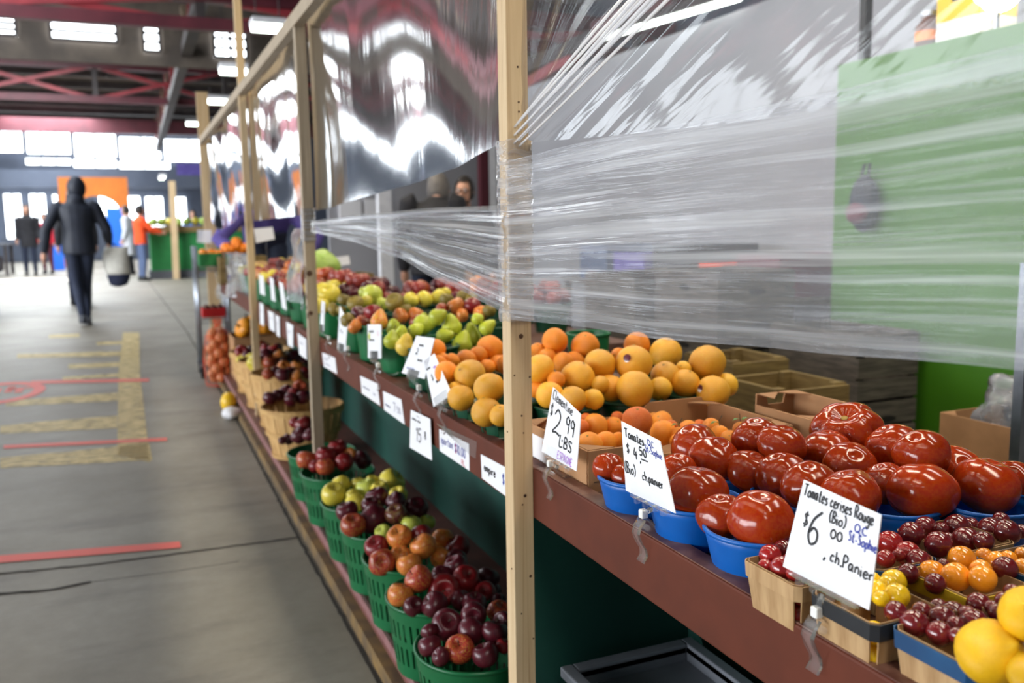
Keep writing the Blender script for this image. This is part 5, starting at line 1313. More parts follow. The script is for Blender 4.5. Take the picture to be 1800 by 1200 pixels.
# ------------------------------------------------------------------ big tomatoes in blue bowls
BW = [(.660, 1.085, 'blue bowl of tomatoes nearest the clementine tray'), (.665, .955, 'blue bowl of tomatoes behind the tomato price card'), (.668, .832, 'blue bowl holding the two biggest front tomatoes'), (.885, .835, 'blue bowl behind the cherry tomato card, second row'), (.995, .785, 'blue bowl of tomatoes furthest to the back, near the grey post'),
      (.80, 1.04, 'blue bowl in the second row behind the first bowl'), (.80, .91, 'blue bowl in the second row behind the middle bowl'), (.94, 1.0, 'blue bowl in the third row under the back tomatoes')]
for x, y, lab in BW:
    round_basket(x, y, TZ, .062, .058, 'blue_plastic', lab, 'bowl', 'blue bowls of tomatoes', 'bowl', rb=.048, name='blue_bowl')
TM = [(1487, 753, 52, .845, 'b', 'deeply ribbed beefsteak tomato topping the back of the pile'), (1568, 788, 45, .83, 2, 'folded tomato just below the ribbed beefsteak, towards the grey post'), (1620, 798, 45, .828, 0, 'smooth tomato between the folded tomato and the grey post'),
      (1684, 830, 44, .80, 1, 'flattish tomato at the back, above the big plain one'), (1733, 853, 52, .795, 2, 'wide two-lobed tomato next to the grey post'), (1780, 846, 36, .80, 0, 'tomato partly out of view beside the two-lobed one'),
      (1455, 797, 46, .82, 1, 'squat tomato lying under the ribbed beefsteak'), (1495, 820, 43, .81, 0, 'tomato with a round stem dimple below the squat one'), (1556, 849, 39, .80, 3, 'tomato tucked behind the big plain tomato'),
      (1620, 863, 55, .80, 0, 'biggest plain tomato above the red cherry tomatoes'), (1495, 871, 50, .805, 3, 'tomato rising right behind the large cherry tomato card'), (1422, 854, 46, .81, 2, 'tomato behind the top corner of the large card'),
      (1374, 836, 44, .815, 0, 'rounded tomato in the middle of the pile, above the front pair'), (1320, 829, 40, .81, 1, 'tomato in the middle row, left of the rounded one'), (1374, 783, 40, .83, 1, 'tomato in the back row with its dimple facing out'),
      (1330, 771, 40, .835, 2, 'leftmost tomato in the back row, next to clementines'), (1255, 808, 44, .815, 3, 'tomato with a scarred stem end in the second row'), (1219, 783, 40, .815, 1, 'flat tomato lying against the clementine tray'),
      (1193, 824, 30, .80, 0, 'small tomato peeping out behind the tomato card'), (1226, 865, 50, .80, 3, 'lobed tomato beside the tomato price card'), (1270, 908, 43, .795, 0, 'smaller of the two front tomatoes in a blue bowl'),
      (1337, 914, 56, .797, 1, 'larger of the two front tomatoes in a blue bowl'), (1071, 822, 28, .79, 0, 'tomato in the bowl nearest the clementine tray'), (1100, 838, 24, .785, 1, 'tomato mostly hidden by the tomato price card')]
out = [[u, v, r, depth(P(u, v, Z=z))] for u, v, r, z, k, lab in TM]
relax(out, 50, .84)
for (u, v, r, z, k, lab), (_, _, _, d) in zip(TM, out):
    p = PD(u, v, d); to = (CAM-p).normalized()
    kf = random.choice((.1, .25, .6)); ax = Vector((to.x*kf+random.uniform(-.3, .3), to.y*kf+random.uniform(-.3, .3), .75)).normalized()
    e = ax.to_track_quat('Z', 'Y').to_euler()
    fruit('beefsteak' if k == 'b' else 'tomato', 'tomato', p, r*d/F*1.03, 'tomato', lab, 'tomato', 'tomatoes in the blue bowls', rot=tuple(e), stem='tomato', var=0 if k == 'b' else k)

# ------------------------------------------------------------------ cherry tomatoes in veneer punnets
CB = [(.638, .718, .043, 'veneer', 'plain wooden punnet nearest the blue bowls'), (.642, .620, .042, 'band_black', 'wooden punnet with a black rim behind the large card'), (.655, .528, .042, 'band_blue', 'wooden punnet with a blue rim in the front row'),
      (.742, .712, .041, 'band_blue', 'blue rimmed wooden punnet half hidden by the large card'), (.768, .622, .041, 'band_yellow', 'wooden punnet with a yellow rim, orange cherry tomatoes'), (.86, .715, .044, 'veneer', 'plain wooden punnet at the back, filled with dark cherry tomatoes'),
      (.868, .618, .041, 'band_blue', 'blue rimmed wooden punnet at the picture edge, back row'), (.765, .528, .041, 'veneer', 'plain wooden punnet just behind the lemons')]
for x, y, s, bd, lab in CB: berry_basket(x, y, TZ, s, .055, bd, lab)
CY = {'r': ('cherry_red', 'red cherry tomato,'), 'd': ('cherry_dark', 'dark cherry tomato,'), 'o': ('cherry_orange', 'orange cherry tomato,'), 'y': ('cherry_yellow', 'yellow cherry tomato,')}
CH = [('plain punnet beside the blue bowls', [(185, 432, 68, 'r'), (155, 500, 48, 'r'), (262, 512, 80, 'r'), (262, 395, 60, 'd'), (330, 540, 50, 'r'), (300, 470, 50, 'r')]),
      ('black rimmed punnet', [(930, 590, 76, 'y'), (890, 612, 62, 'y'), (945, 678, 80, 'y'), (820, 645, 70, 'y'), (800, 580, 50, 'y'), (850, 690, 50, 'y')]),
      ('blue rimmed front punnet', [(940, 772, 68, 'd'), (1055, 842, 86, 'd'), (1095, 770, 60, 'd'), (1220, 812, 82, 'd'), (1200, 747, 56, 'd'), (1290, 777, 70, 'd'), (1372, 790, 56, 'd'), (1412, 842, 86, 'd'), (1205, 902, 78, 'd'), (1312, 915, 50, 'd'), (1300, 850, 55, 'd')]),
      ('half hidden punnet', [(905, 357, 76, 'r'), (1015, 422, 76, 'r'), (880, 452, 56, 'r'), (960, 430, 40, 'r')]),
      ('yellow rimmed punnet', [(1160, 537, 78, 'o'), (1305, 560, 86, 'o'), (1340, 456, 82, 'o'), (1465, 572, 82, 'o'), (1455, 522, 66, 'o'), (1475, 442, 56, 'o'), (1550, 472, 66, 'o'), (1620, 452, 50, 'o'), (1075, 467, 75, 'd'), (1020, 542, 64, 'd'), (1180, 602, 64, 'd'), (1230, 487, 38, 'd'), (1600, 512, 75, 'd')]),
      ('plain back punnet', [(1035, 307, 78, 'd'), (1120, 262, 66, 'd'), (1200, 367, 82, 'd'), (1215, 277, 46, 'd'), (1310, 262, 78, 'd'), (1390, 257, 56, 'd'), (1365, 347, 86, 'd'), (1470, 347, 62, 'd'), (1510, 277, 76, 'd'), (1610, 292, 78, 'd'), (1575, 222, 52, 'd'), (1700, 287, 44, 'd'), (1260, 332, 40, 'd')]),
      ('edge punnet', [(1702, 422, 42, 'o'), (1702, 502, 52, 'o')]),
      ('punnet behind the lemons', [(1440, 727, 72, 'd'), (1560, 782, 60, 'd'), (1600, 712, 60, 'd'), (1642, 652, 52, 'd'), (1520, 745, 44, 'd')])]
for (x, y, s, bd, _), (heap, L) in zip(CB, CH):
    L = pxs(L, 1300, 850, .2917); out = []
    for it in L:
        p = P(it[0], it[1], Z=TZ+.057); out.append([it[0], it[1], it[2], depth(p)])
    relax(out, 60, .93); nm = rows_label(L, heap, 9)
    for it, (u, v, r, d) in zip(range(len(L)), out):
        mk, words = CY[L[it][3]]
        fruit('cherry', mk, PD(u, v, d), r*d/F, 'cherry_tomato', words+' '+nm[it], 'cherry tomato', 'cherry tomatoes in the '+heap)
    # a few seen through the open corners
for (x, y, s, bd, lab), mk in zip(CB[:3], ('cherry_red', 'cherry_yellow', 'cherry_dark')):
    for k, (dx, dy, dz) in enumerate(((-.026, -.026, .016), (-.026, -.026, .037), (.024, -.026, .016))):
        fruit('cherry', mk, (x+dx*.95, y+dy*.95, TZ+dz), .0115, 'cherry_tomato', 'cherry tomato seen through the corner of '+lab[:60].split(',')[0].replace('wooden ', ''), 'cherry tomato', 'cherry tomatoes at the corner of '+lab.split(',')[0])
round_basket(.71, .422, TZ, .058, .055, 'blue_plastic', 'blue bowl of lemons at the lower corner', 'bowl', None, 'bowl', rb=.046, name='blue_bowl')
for u, v, r, z, lab in ((1740, 1147, 60, .80, 'big lemon lying at the front of the blue bowl'), (1808, 1080, 52, .835, 'lemon resting on top, cut by the picture edge'), (1812, 1186, 40, .80, 'lemon at the corner, mostly out of the picture')):
    p = P(u, v, Z=z); fruit('lemon', 'lemon', p, depth(p)*r/F*.95, 'lemon', lab, 'lemon', None, rot=(.8, .5, u))
# grey tote under the stand
t = thing('plastic_tote', 'dark grey plastic tote stored under the near end of stand', 'tote', (.80, 1.08, 0))
q = P(1200, 1142, Z=.34)
for nm_, lo, hi in (('side_wall', (.68, .80, 0), (.69, 1.36, .34)), ('side_wall', (.925, .80, 0), (.935, 1.36, .34)), ('end_wall', (.69, 1.35, 0), (.925, 1.36, .34)), ('end_wall', (.69, .80, 0), (.925, .81, .34)), ('base', (.69, .81, 0), (.925, 1.35, .01))):
    b = MB(); b.box(lo, hi); b.build(nm_, M['grey_plastic'], t, bevel=.002)
b = MB()
for lo, hi in (((.665, .785, .325), (.69, 1.375, .345)), ((.925, .785, .325), (.95, 1.375, .345)), ((.69, 1.35, .325), (.925, 1.375, .345)), ((.69, .785, .325), (.925, .81, .345))): b.box(lo, hi)
b.build('rim', M['grey_plastic'], t, bevel=.003)
b = MB(); b.box((.69, .81, .30), (.925, 1.35, .312)); b.build('lid', M['grey_plastic'], t)  # added cover, keeps the unlit inside of the tote from reading black
# ------------------------------------------------------------------ people
def ell(mb, secs, n=16):
    """stack of ellipses (cx, cy, cz, rx, ry), closed at both ends"""
    vs, fs = [], []
    for (x, y, z, rx, ry) in secs:
        for k in range(n): a = 2*PI*k/n; vs.append((x+rx*math.cos(a), y+ry*math.sin(a), z))
    for j in range(len(secs)-1):
        for k in range(n): k2 = (k+1) % n; fs.append((j*n+k, j*n+k2, (j+1)*n+k2, (j+1)*n+k))
    fs.append(tuple(reversed(range(n)))); o = (len(secs)-1)*n; fs.append(tuple(range(o, o+n)))
    mb.add(vs, fs)
def person(name_label, loc, face, H, pose, cols, hair='hair_dark', hood=False, coat=.0, glasses=False, beard=False, group=None, detail=.009, apron=None):
    """face: heading in radians (0 looks along +y). pose: joint overrides in body metres for a 1.75 m figure (x right, y forward, z up)"""
    J = dict(pel=(0, 0, .95), che=(0, .0, 1.28), nec=(0, .01, 1.46), hea=(0, .035, 1.615),
             shR=(.185, 0, 1.40), elR=(.235, -.02, 1.13), wrR=(.25, .06, .89), shL=(-.185, 0, 1.40), elL=(-.235, -.02, 1.13), wrL=(-.25, .06, .89),
             hiR=(.09, 0, .93), knR=(.10, .02, .50), anR=(.10, -.02, .09), hiL=(-.09, 0, .93), knL=(-.10, .02, .50), anL=(-.10, -.02, .09))
    J.update(pose); J = {k: Vector(v) for k, v in J.items()}
    s = H/1.75; rot = Matrix.Rotation(face, 3, 'Z'); loc = Vector(loc)
    root = thing('person', name_label, 'person', loc, group)
    def put(mb): mb.v = [rot @ (v*s)+loc for v in mb.v]; return mb
    def torso(mb, g, zlo):
        p, c, n = J['pel'], J['che'], J['nec']
        def at(t): return p.lerp(c, t*2) if t < .5 else c.lerp(n, t*2-1)
        secs = []
        for t, rx, ry in ((zlo, .165, .115), (0., .165, .115), (.25, .15, .105), (.5, .175, .12), (.72, .195, .12), (.84, .195, .11), (.93, .15, .095), (1.0, .085, .08), (1.05, .06, .06)):
            q = at(t) if t >= 0 else p+Vector((0, 0, t)); secs.append((q.x, q.y, q.z, rx+g, ry+g))
        ell(mb, secs)
    def arm(mb, sd, g, hand):
        a, e, w_ = J['sh'+sd], J['el'+sd], J['wr'+sd]
        mb.tube([a+Vector((-.05 if sd == 'R' else .05, 0, .01)), a, a.lerp(e, .5), e, e.lerp(w_, .45), w_], [.06+g, .062+g, .05+g, .044+g, .042+g, .028+g], 12)
        if hand:
            d = (w_-e).normalized(); side = Vector((0, 1, 0)); side = (side-d*side.dot(d)).normalized(); up_ = d.cross(side)
            mb.tube([w_-d*.01, w_+d*.04, w_+d*.085], [.026, .034, .034], 10)
            for k, ln in enumerate((.062, .075, .07, .055)):
                b0 = w_+d*.08+side*(.030-.020*k); b1 = b0+d*ln*.55-up_*.004; b2 = b1+d*ln*.4+(up_ if sd == 'L' else -up_)*.018
                mb.tube([b0, b1, b2], [.0095, .009, .0075], 7)
            t0 = w_+d*.03+side*.03; mb.tube([t0, t0+side*.028+d*.03, t0+side*.032+d*.062], [.012, .0105, .009], 7)
    def leg(mb, sd, g, foot):
        h, k, a = J['hi'+sd], J['kn'+sd], J['an'+sd]
        mb.tube([h+Vector((0, 0, .04)), h.lerp(k, .4), k, k.lerp(a, .35), a], [.088+g, .074+g, .054+g, .05+g, .036+g], 12)
    b = MB(); torso(b, -.012, -.06)
    for sd in 'RL': arm(b, sd, -.006, True); leg(b, sd, -.008, True)
    n, h = J['nec'], J['hea']
    b.tube([n-Vector((0, 0, .06)), n.lerp(h, .55)], [.058, .052], 12)
    fw = Vector((0, 1, 0)) if 'look' not in pose else J['look'].normalized()
    rt = fw.cross(Vector((0, 0, 1))).normalized()
    hd = MB(); hd.sphere((0, 0, 0), 1, 18, 12); hd.v = [h+rt*v.x*.074+fw*v.y*.094+Vector((0, 0, 1))*v.z*.118*(1 if v.z > 0 else 1.05) for v in hd.v]; b.add(hd.v, hd.f)
    b.tube([h+fw*.085+Vector((0, 0, .02)), h+fw*.108-Vector((0, 0, .018)), h+fw*.085-Vector((0, 0, .028))], [.010, .016, .012], 8)   # nose
    b.tube([h+fw*.07-Vector((0, 0, .085)), h+fw*.085-Vector((0, 0, .095))], [.03, .022], 8)                                       # chin
    for sg in (1, -1): b.tube([h+rt*sg*.072-fw*.01+Vector((0, 0, .025)), h+rt*sg*.082-fw*.018, h+rt*sg*.074-fw*.008-Vector((0, 0, .03))], [.010, .015, .009], 8)
    o = put(b).build('body', M['skin'], root, smooth=True)
    md = o.modifiers.new('skin', 'REMESH'); md.mode = 'VOXEL'; md.voxel_size = detail*s; md.use_smooth_shade = True
    md = o.modifiers.new('smooth', 'SMOOTH'); md.iterations = 3; md.factor = .5
    for sg in (1, -1):
        b = MB(); b.sphere(h+rt*sg*.031+fw*.082+Vector((0, 0, .022)), .011, 10, 8); e = put(b).build('eye', M['card'], root, smooth=True)
        b = MB(); b.sphere(h+rt*sg*.031+fw*.0895+Vector((0, 0, .022)), .0055, 8, 6); put(b).build('pupil', M['ink_black'], e, smooth=True)
    b = MB(); b.tube([h-rt*.024+fw*.086-Vector((0, 0, .058)), h+fw*.093-Vector((0, 0, .060)), h+rt*.024+fw*.086-Vector((0, 0, .058))], [.003, .006, .003], 8); put(b).build('mouth', M['maroon_cloth'], root, smooth=True)
    if hair:
        b = MB(); b.sphere((0, 0, 0), 1, 20, 14)
        b.v = [h+rt*v.x*.086+fw*(v.y*.104-.016)+Vector((0, 0, 1))*(v.z*.128+.016) for v in b.v]
        keep = [f for f in b.f if sum((b.v[i]-h).dot(fw) < .045 or (b.v[i]-h).z > .072 for i in f) == len(f) and sum((b.v[i]-h).z > -.075 for i in f) == len(f)]
        b.f = keep; o = put(b).build('hair', M[hair], root, smooth=True, solid=.008)
    if beard:
        b = MB(); b.sphere((0, 0, 0), 1, 18, 12); b.v = [h+rt*v.x*.072+fw*(v.y*.094+.004)+Vector((0, 0, 1))*(v.z*.122-.004) for v in b.v]
        b.f = [f for f in b.f if all((b.v[i]-h).z < -.066 and (b.v[i]-h).dot(fw) > -.02 for i in f)]; put(b).build('beard', M['beard_brown'], root, smooth=True, solid=.006)
    if glasses:
        g = MB()
        for sg in (1, -1):
            c_ = h+rt*sg*.033+fw*.104+Vector((0, 0, .02))
            ring = [c_+rt*.025*math.cos(2*PI*k/14)+Vector((0, 0, .019*math.sin(2*PI*k/14))) for k in range(15)]
            g.tube(ring, .0038, 6, caps=False); g.tube([c_+rt*sg*.025, h+rt*sg*.08-fw*.0+Vector((0, 0, .022))], .003, 6)
        g.tube([h-rt*.009+fw*.105+Vector((0, 0, .024)), h+rt*.009+fw*.105+Vector((0, 0, .024))], .003, 6)
        put(g).build('glasses', M['black_rubber'], root)
    def cloth(nm, fn, mt, vs=.013):
        b = MB(); fn(b); o = put(b).build(nm, M[mt], root, smooth=True)
        md = o.modifiers.new('cloth', 'REMESH'); md.mode = 'VOXEL'; md.voxel_size = vs*s; md.use_smooth_shade = True
        md = o.modifiers.new('smooth', 'SMOOTH'); md.iterations = 4; md.factor = .5
    def jacket(b):
        torso(b, .022, -.10-coat)
        for sd in 'RL': arm(b, sd, .018, False)
        if hood:
            b.sphere(n-Vector((0, .03, -.02)), .105, 16, 10, (1.0, 1.0, .8))
        b.tube([n-Vector((0, 0, .07)), n+Vector((0, 0, .035))], [.09, .075], 14)
    def trousers(b):
        p = J['pel']; ell(b, [(p.x, p.y, p.z-.09, .15, .115), (p.x, p.y, p.z, .172, .125), (p.x, p.y, p.z+.06, .165, .118)])
        for sd in 'RL': leg(b, sd, .010, False)
    cloth('jacket', jacket, cols[0]); cloth('trousers', trousers, cols[1])
    if hood:
        def hd_(b):
            b.sphere(h+Vector((0, -.012, .012)), .125, 18, 12, (.80, .92, 1.06)); b.tube([n-Vector((0, 0, .03)), n+Vector((0, 0, .08))], [.10, .095], 14)
        b = MB(); hd_(b); b.f = [f for f in b.f if not all((b.v[i]-h).dot(fw) > .05 and (b.v[i]-h).z < .07 for i in f)]
        put(b).build('hood', M[cols[0]], root, smooth=True, solid=.01)
    if apron:
        b = MB(); p, c_ = J['pel'], J['che']
        def ap(u, v):
            q = p.lerp(c_, v*1.15-.4); a = (u-.5)*2.0
            return Vector((q.x+math.sin(a)*.20, q.y+math.cos(a)*.165, q.z))
        b.grid(ap, 10, 10); put(b).build('apron', M[apron], root, smooth=True, solid=.006)
    for sd in 'RL':
        a = J['an'+sd]; b = MB()
        ell(b, [(a.x, a.y+.05, a.z-.09, .045, .125), (a.x, a.y+.05, a.z-.06, .048, .128), (a.x, a.y+.03, a.z-.03, .044, .10), (a.x, a.y, a.z+.01, .042, .05)], 14); put(b).build('shoe', M[cols[2]], root, smooth=True)
    return root

man = P(150, 572, Z=0)
person('person in navy puffer jacket and dark jeans walking away with a tote bag', (man.x, man.y, 0), .05, 1.80,
       dict(knR=(.05, .10, .52), anR=(.03, .16, .09), knL=(-.055, .02, .50), anL=(-.02, -.12, .13), hiR=(.085, .02, .93), hiL=(-.085, 0, .93), elL=(-.33, -.10, 1.14), wrL=(-.37, -.02, .88), shL=(-.20, 0, 1.40), shR=(.20, 0, 1.40), elR=(.31, .02, 1.14), wrR=(.33, .16, .98), hea=(.02, .05, 1.615)),
       ('navy', 'denim_dark', 'shoe'), hood=True, hair='hair_dark')
bc = P(206, 470, Y=man.y+.12)
t = thing('tote_bag', 'white canvas tote bag with navy base hanging from walking person', 'bag', (bc.x, bc.y, bc.z-.24))
b = MB()
def bagf(z0, z1, g=0.):
    secs = []
    for k in range(7):
        f = z0+(z1-z0)*k/6; w_ = .13+.03*math.sin(PI*f)-.04*(1-f)**2; secs.append((bc.x+.012*math.sin(f*7), bc.y, bc.z-.24+.50*f, w_+g, .05+.04*(1-abs(2*f-.9))+g))
    return secs
ell(b, bagf(.30, 1.)); b.build('canvas', M['canvas'], t, smooth=True)
b = MB(); sc_ = bagf(.0, .31, .003); sc_[0] = sc_[0][:3]+(.03, .02); ell(b, sc_); b.build('base_panel', M['canvas_navy'], t, smooth=True)
for s_ in (-.02, .02):
    b = MB(); b.tube([(bc.x-.07, bc.y+s_, bc.z+.19), (bc.x-.04, bc.y+s_, bc.z+.30), (bc.x-.02, bc.y+s_, bc.z+.30), (bc.x+.05, bc.y+s_, bc.z+.19)], .010, 8); b.build('strap', M['canvas_navy'], t, smooth=True)

def far_person(u, Y_, label, H, cols, face=PI, pose={}, **kw):
    p = P(u, 420, Y=Y_); return person(label, (p.x, Y_, 0), face, H, pose, cols, detail=.012, **kw)
far_person(50, 27, 'person in black coat and dark trousers strolling towards us, far left', 1.88, ('black_cloth', 'denim_dark', 'black_rubber'), coat=.15)
far_person(81, 27.6, 'person in red jacket and maroon trousers walking beside the black coat', 1.66, ('red_cloth', 'maroon_cloth', 'black_rubber'), face=PI*.9)
far_person(226, 25.5, 'person in long white coat standing by the blue panels', 1.80, ('white_cloth', 'black_cloth', 'black_rubber'), face=PI*.4, coat=.35)
far_person(247, 22.1, 'person in orange jacket and jeans leaning at the far green stall', 1.72, ('orange_cloth', 'denim', 'black_rubber'), face=-PI*.4, pose=dict(elR=(.22, .18, 1.2), wrR=(.2, .42, 1.12), elL=(-.22, .18, 1.2), wrL=(-.2, .42, 1.12)))
far_person(341, 25, 'person in blue top standing behind the far green stall', 1.66, ('blue_cloth', 'denim', 'black_rubber'))
far_person(134, 15.5, 'grey-haired person half hidden ahead of the navy puffer jacket', 1.84, ('black_cloth', 'denim_dark', 'black_rubber'), face=0, hair='hair_grey')
vp = P(466, 420, Y=8.15)
person('vendor in purple jacket and navy apron bending over the stand', (vp.x, 8.15, 0), PI, 1.82, dict(pel=(0, -.12, .92), che=(0, .10, 1.12), nec=(0, .26, 1.26), hea=(0, .34, 1.40), shR=(.25, .2, 1.20), shL=(-.25, .2, 1.20), elR=(.40, .26, 1.02), wrR=(.30, .42, .92), elL=(-.40, .26, 1.02), wrL=(-.30, .42, .92)), ('purple_cloth', 'denim_dark', 'black_rubber'), apron='canvas_navy')
g_ = PD(817, 338, 6.9); g2 = PD(760, 352, 6.3)
person('bearded person with glasses standing behind the plastic curtain', (g_.x, g_.y, 0), math.radians(150), g_.z/1.615*1.75, dict(look=(.1, 1, -.1)), ('navy', 'black_cloth', 'black_rubber'), glasses=True, beard=True)
person('stooping person in dark jacket with grey cap, back turned, behind the curtain', (g2.x, g2.y, 0), math.radians(-30), g2.z/1.42*1.75, dict(hea=(0, .26, 1.50), nec=(0, .14, 1.42), che=(0, .04, 1.27)), ('black_cloth', 'denim_dark', 'black_rubber'), hair='hair_grey')

# ------------------------------------------------------------------ behind the stand
def panel(lo, hi, label, mt, name='partition_panel', cat='partition'):
    b = MB(); b.box(lo, hi); return tag(b.build(name, M[mt]), label, cat)
gx = 3.7
g0, g1 = P(935, 142, X=gx), P(1330, 20, X=gx)
panel((gx, 2.0, 0), (gx+.06, g0.y+.2, (g0.z+g1.z)/2), 'grey partition wall behind the stretch wrap', 'grey_wall')
pw = P(640, 330, Y=9.6); pe = P(880, 330, Y=9.6)
panel((pw.x-.4, 9.6, 0), (pe.x+.1, 9.66, 2.35), 'pale grey partition behind the bearded person', 'grey_wall')
for u, mt, lab, w_ in ((853, 'maroon', 'dark red upright post behind the plastic curtain', .05), (866, 'white_thing', 'white upright post beside the dark red post', .05), (676, 'white_thing', 'white door frame upright behind the stooping person', .07)):
    p = P(u, 330, Y=9.2); b = MB(); b.box((p.x-w_, 9.2, 0), (p.x+w_, 9.3, 2.6)); tag(b.build('upright_post', M[mt]), lab, 'post')
for u0, u1, v0, v1, lab in ((596, 636, 352, 385, 'bright white notice board behind the curtain, under its lower edge'), (640, 668, 350, 382, 'white notice board beside the white door frame')):
    a, c_ = P(u0, v0, Y=9.55), P(u1, v1, Y=9.55); panel((a.x, 9.55, c_.z), (c_.x, 9.598, a.z), lab, 'white_wall', 'notice_board', 'board')
# lime green cabinet
cx0, cy1 = 3.0, 3.235
t = thing('green_cabinet', 'tall lime green cabinet behind the tomato end of the stand', 'cabinet', (cx0, 2.6, 0))
b = MB(); b.box((cx0, 1.7, .2), (cx0+.55, cy1, 1.845)); b.build('body', M['lime'], t, bevel=.004)
b = MB(); b.box((cx0+.04, 1.74, 0), (cx0+.5, cy1-.04, .2)); b.build('plinth', M['black_rubber'], t)
for z in (.98,):
    b = MB(); b.box((cx0-.012, 2.02, z), (cx0, 2.05, z+.16)); b.build('handle', M['steel'], t)
b = MB(); b.box((3.10, 3.18, 1.846), (3.14, 3.216, 3.2)); tag(b.build('upright_post', M['black_rubber']), 'black upright pole rising from the green cabinet', 'post')
# on top of the cabinet
def px_box(u0, u1, X_, z0, z1, dx, label, mt, name, cat):
    a, c_ = P(u0, 60, X=X_), P(u1, 60, X=X_)
    t = thing(name, label, cat, (X_+dx/2, (a.y+c_.y)/2, z0)); b = MB(); b.box((X_, c_.y, z0), (X_+dx, a.y, z1)); return t, b, a.y, c_.y
t, b, ya, yb = px_box(1645, 1722, 3.06, 1.847, 2.12, .2, 'yellow and grey carton standing on the green cabinet', 'yellow', 'carton', 'box')
b = MB(); b.box((3.06, yb, 1.847), (3.26, ya, 1.93)); b.build('lower_band', M['white_thing'], t)
b = MB(); b.box((3.06, yb, 1.93), (3.26, ya, 2.14)); b.build('upper_band', M['yellow_plastic'], t)
b = MB(); b.box((3.058, (ya+yb)/2-.03, 2.0), (3.0602, (ya+yb)/2+.03, 2.03)); b.build('print', M['ink_black'], t)
t, b, ya, yb = px_box(1596, 1638, 3.05, 1.847, 2.0, .1, 'brown glass jar with orange label on the green cabinet', 'jar', 'jar', 'jar')
ym = (ya+yb)/2; b = MB(); b.lathe([(1e-4, 0), (.05, .001), (.052, .09), (.03, .115), (.03, .13)], 18, (3.1, ym, 1.847)); b.build('glass', M['yam_dark'], t, smooth=True)
b = MB(); b.lathe([(1e-4, .131), (.034, .131), (.034, .15), (1e-4, .151)], 18, (3.1, ym, 1.847)); b.build('lid', M['steel'], t)
b = MB(); b.lathe([(.0535, .03), (.0535, .07)], 18, (3.1, ym, 1.847)); b.build('jar_label', M['pumpkin'], t)
p = P(1752, 28, X=3.12); t = thing('work_lamp', 'glowing warm lamp on the green cabinet by the yellow carton', 'lamp', (3.12, p.y, 1.847))
b = MB(); b.lathe([(1e-4, 0), (.06, .001), (.055, .015), (.012, .02), (.012, .09)], 18, (3.12, p.y, 1.847)); b.build('lamp_base', M['steel'], t)
b = MB(); b.sphere((3.12, p.y, 2.02), .09, 20, 14); b.build('globe', M['warm_glow'], t, smooth=True)
# backpack hung on the cabinet
p = P(1519, 350, X=2.95); t = thing('backpack', 'dark backpack with reddish print hanging on the green cabinet', 'backpack', (2.95, p.y, p.z-.13))
b = MB(); b.sphere((2.95, p.y, p.z-.02), .1, 16, 12, (.55, .72, 1.25)); b.build('body', M['navy'], t, smooth=True, sub=1)
b = MB(); b.sphere((2.912, p.y, p.z-.06), .06, 14, 10, (.6, .95, .8)); b.build('front_pocket', M['maroon_cloth'], t, smooth=True)
b = MB(); b.tube([(2.95, p.y-.02, p.z+.10), (2.96, p.y-.015, p.z+.15), (2.96, p.y+.015, p.z+.15), (2.95, p.y+.02, p.z+.10)], .007, 6); b.build('carry_loop', M['black_rubber'], t)
# crates
crate(2.62, 2.94, 2.66, 3.2, .0, .205, 'dark weathered crate at the bottom of the stack by the green cabinet', slats=2)
crate(2.62, 2.94, 2.66, 3.2, .207, .415, 'dark weathered crate with a hand hole, middle of the stack', slats=2)
crate(2.62, 2.94, 2.66, 3.2, .417, .69, 'dark weathered crate topping the stack by the green cabinet', slats=3, hole=False)
crate(2.42, 2.86, 3.32, 3.85, .0, .34, 'dark crate at the bottom of the further stack', slats=3)
crate(2.42, 2.86, 3.32, 3.85, .342, .66, 'dark crate in the middle of the further stack', slats=3)
crate(2.42, 2.86, 3.32, 3.85, .662, .92, 'dark crate topping the further stack behind the oranges', slats=3)
crate(2.36, 2.80, 3.95, 4.5, .0, .45, 'dark crate at the bottom of the stack behind the empty basket', slats=3)
crate(2.36, 2.80, 3.95, 4.5, .452, .88, 'dark crate topping the stack behind the empty basket', slats=3)
a, c_ = P(1366, 725, Y=2.12), P(1492, 725, Y=2.12)
crate(a.x, c_.x, 2.12, 2.42, .505, .635, 'pale wooden crate with a dark knot, right behind the cardboard trays', 'crate_pale', slats=1, hole=False)
crate(a.x, c_.x, 2.12, 2.42, .0, .503, 'pale slatted crate carrying the knotty pale crate', 'crate_pale', slats=4, hole=False)
a2, c2 = P(1288, 680, Y=2.5), P(1378, 680, Y=2.5)
crate(a2.x, c2.x+.02, 2.5, 2.8, .50, .66, 'pale wooden crate with a hand slot, left of the knotty one', 'crate_pale', slats=1)
crate(a2.x, c2.x+.02, 2.5, 2.8, .0, .498, 'pale slatted crate under the crate with a hand slot', 'crate_pale', slats=4, hole=False)
# cardboard box with a plastic bag, on a low crate
crate(2.02, 2.36, 1.42, 1.78, 0, .30, 'dark crate holding up the box with the plastic bag', slats=2)
carton(2.04, 2.34, 1.44, 1.76, .302, .61, 'tall cardboard box stuffed with a clear plastic bag', cut=False)
b = MB(); b.sphere((2.19, 1.60, .62), .12, 40, 26); b.v = [v+(v-Vector((2.19, 1.6, .62)))*(.35*nz(v.x*22, v.y*22, v.z*22)) for v in b.v]; b.uv = [(v.x*4, v.z*4) for v in b.v]
tag(b.build('plastic_bag', M['vinyl_milky'], smooth=True), 'crumpled clear plastic bag bulging out of the cardboard box', 'bag')
p = PD(1793, 730, 1.95); b = MB(); b.box((p.x-.012, p.y-.012, 0), (p.x+.012, p.y+.012, 1.05)); tag(b.build('upright_post', M['steel']), 'thin grey metal upright behind the tomatoes', 'post')
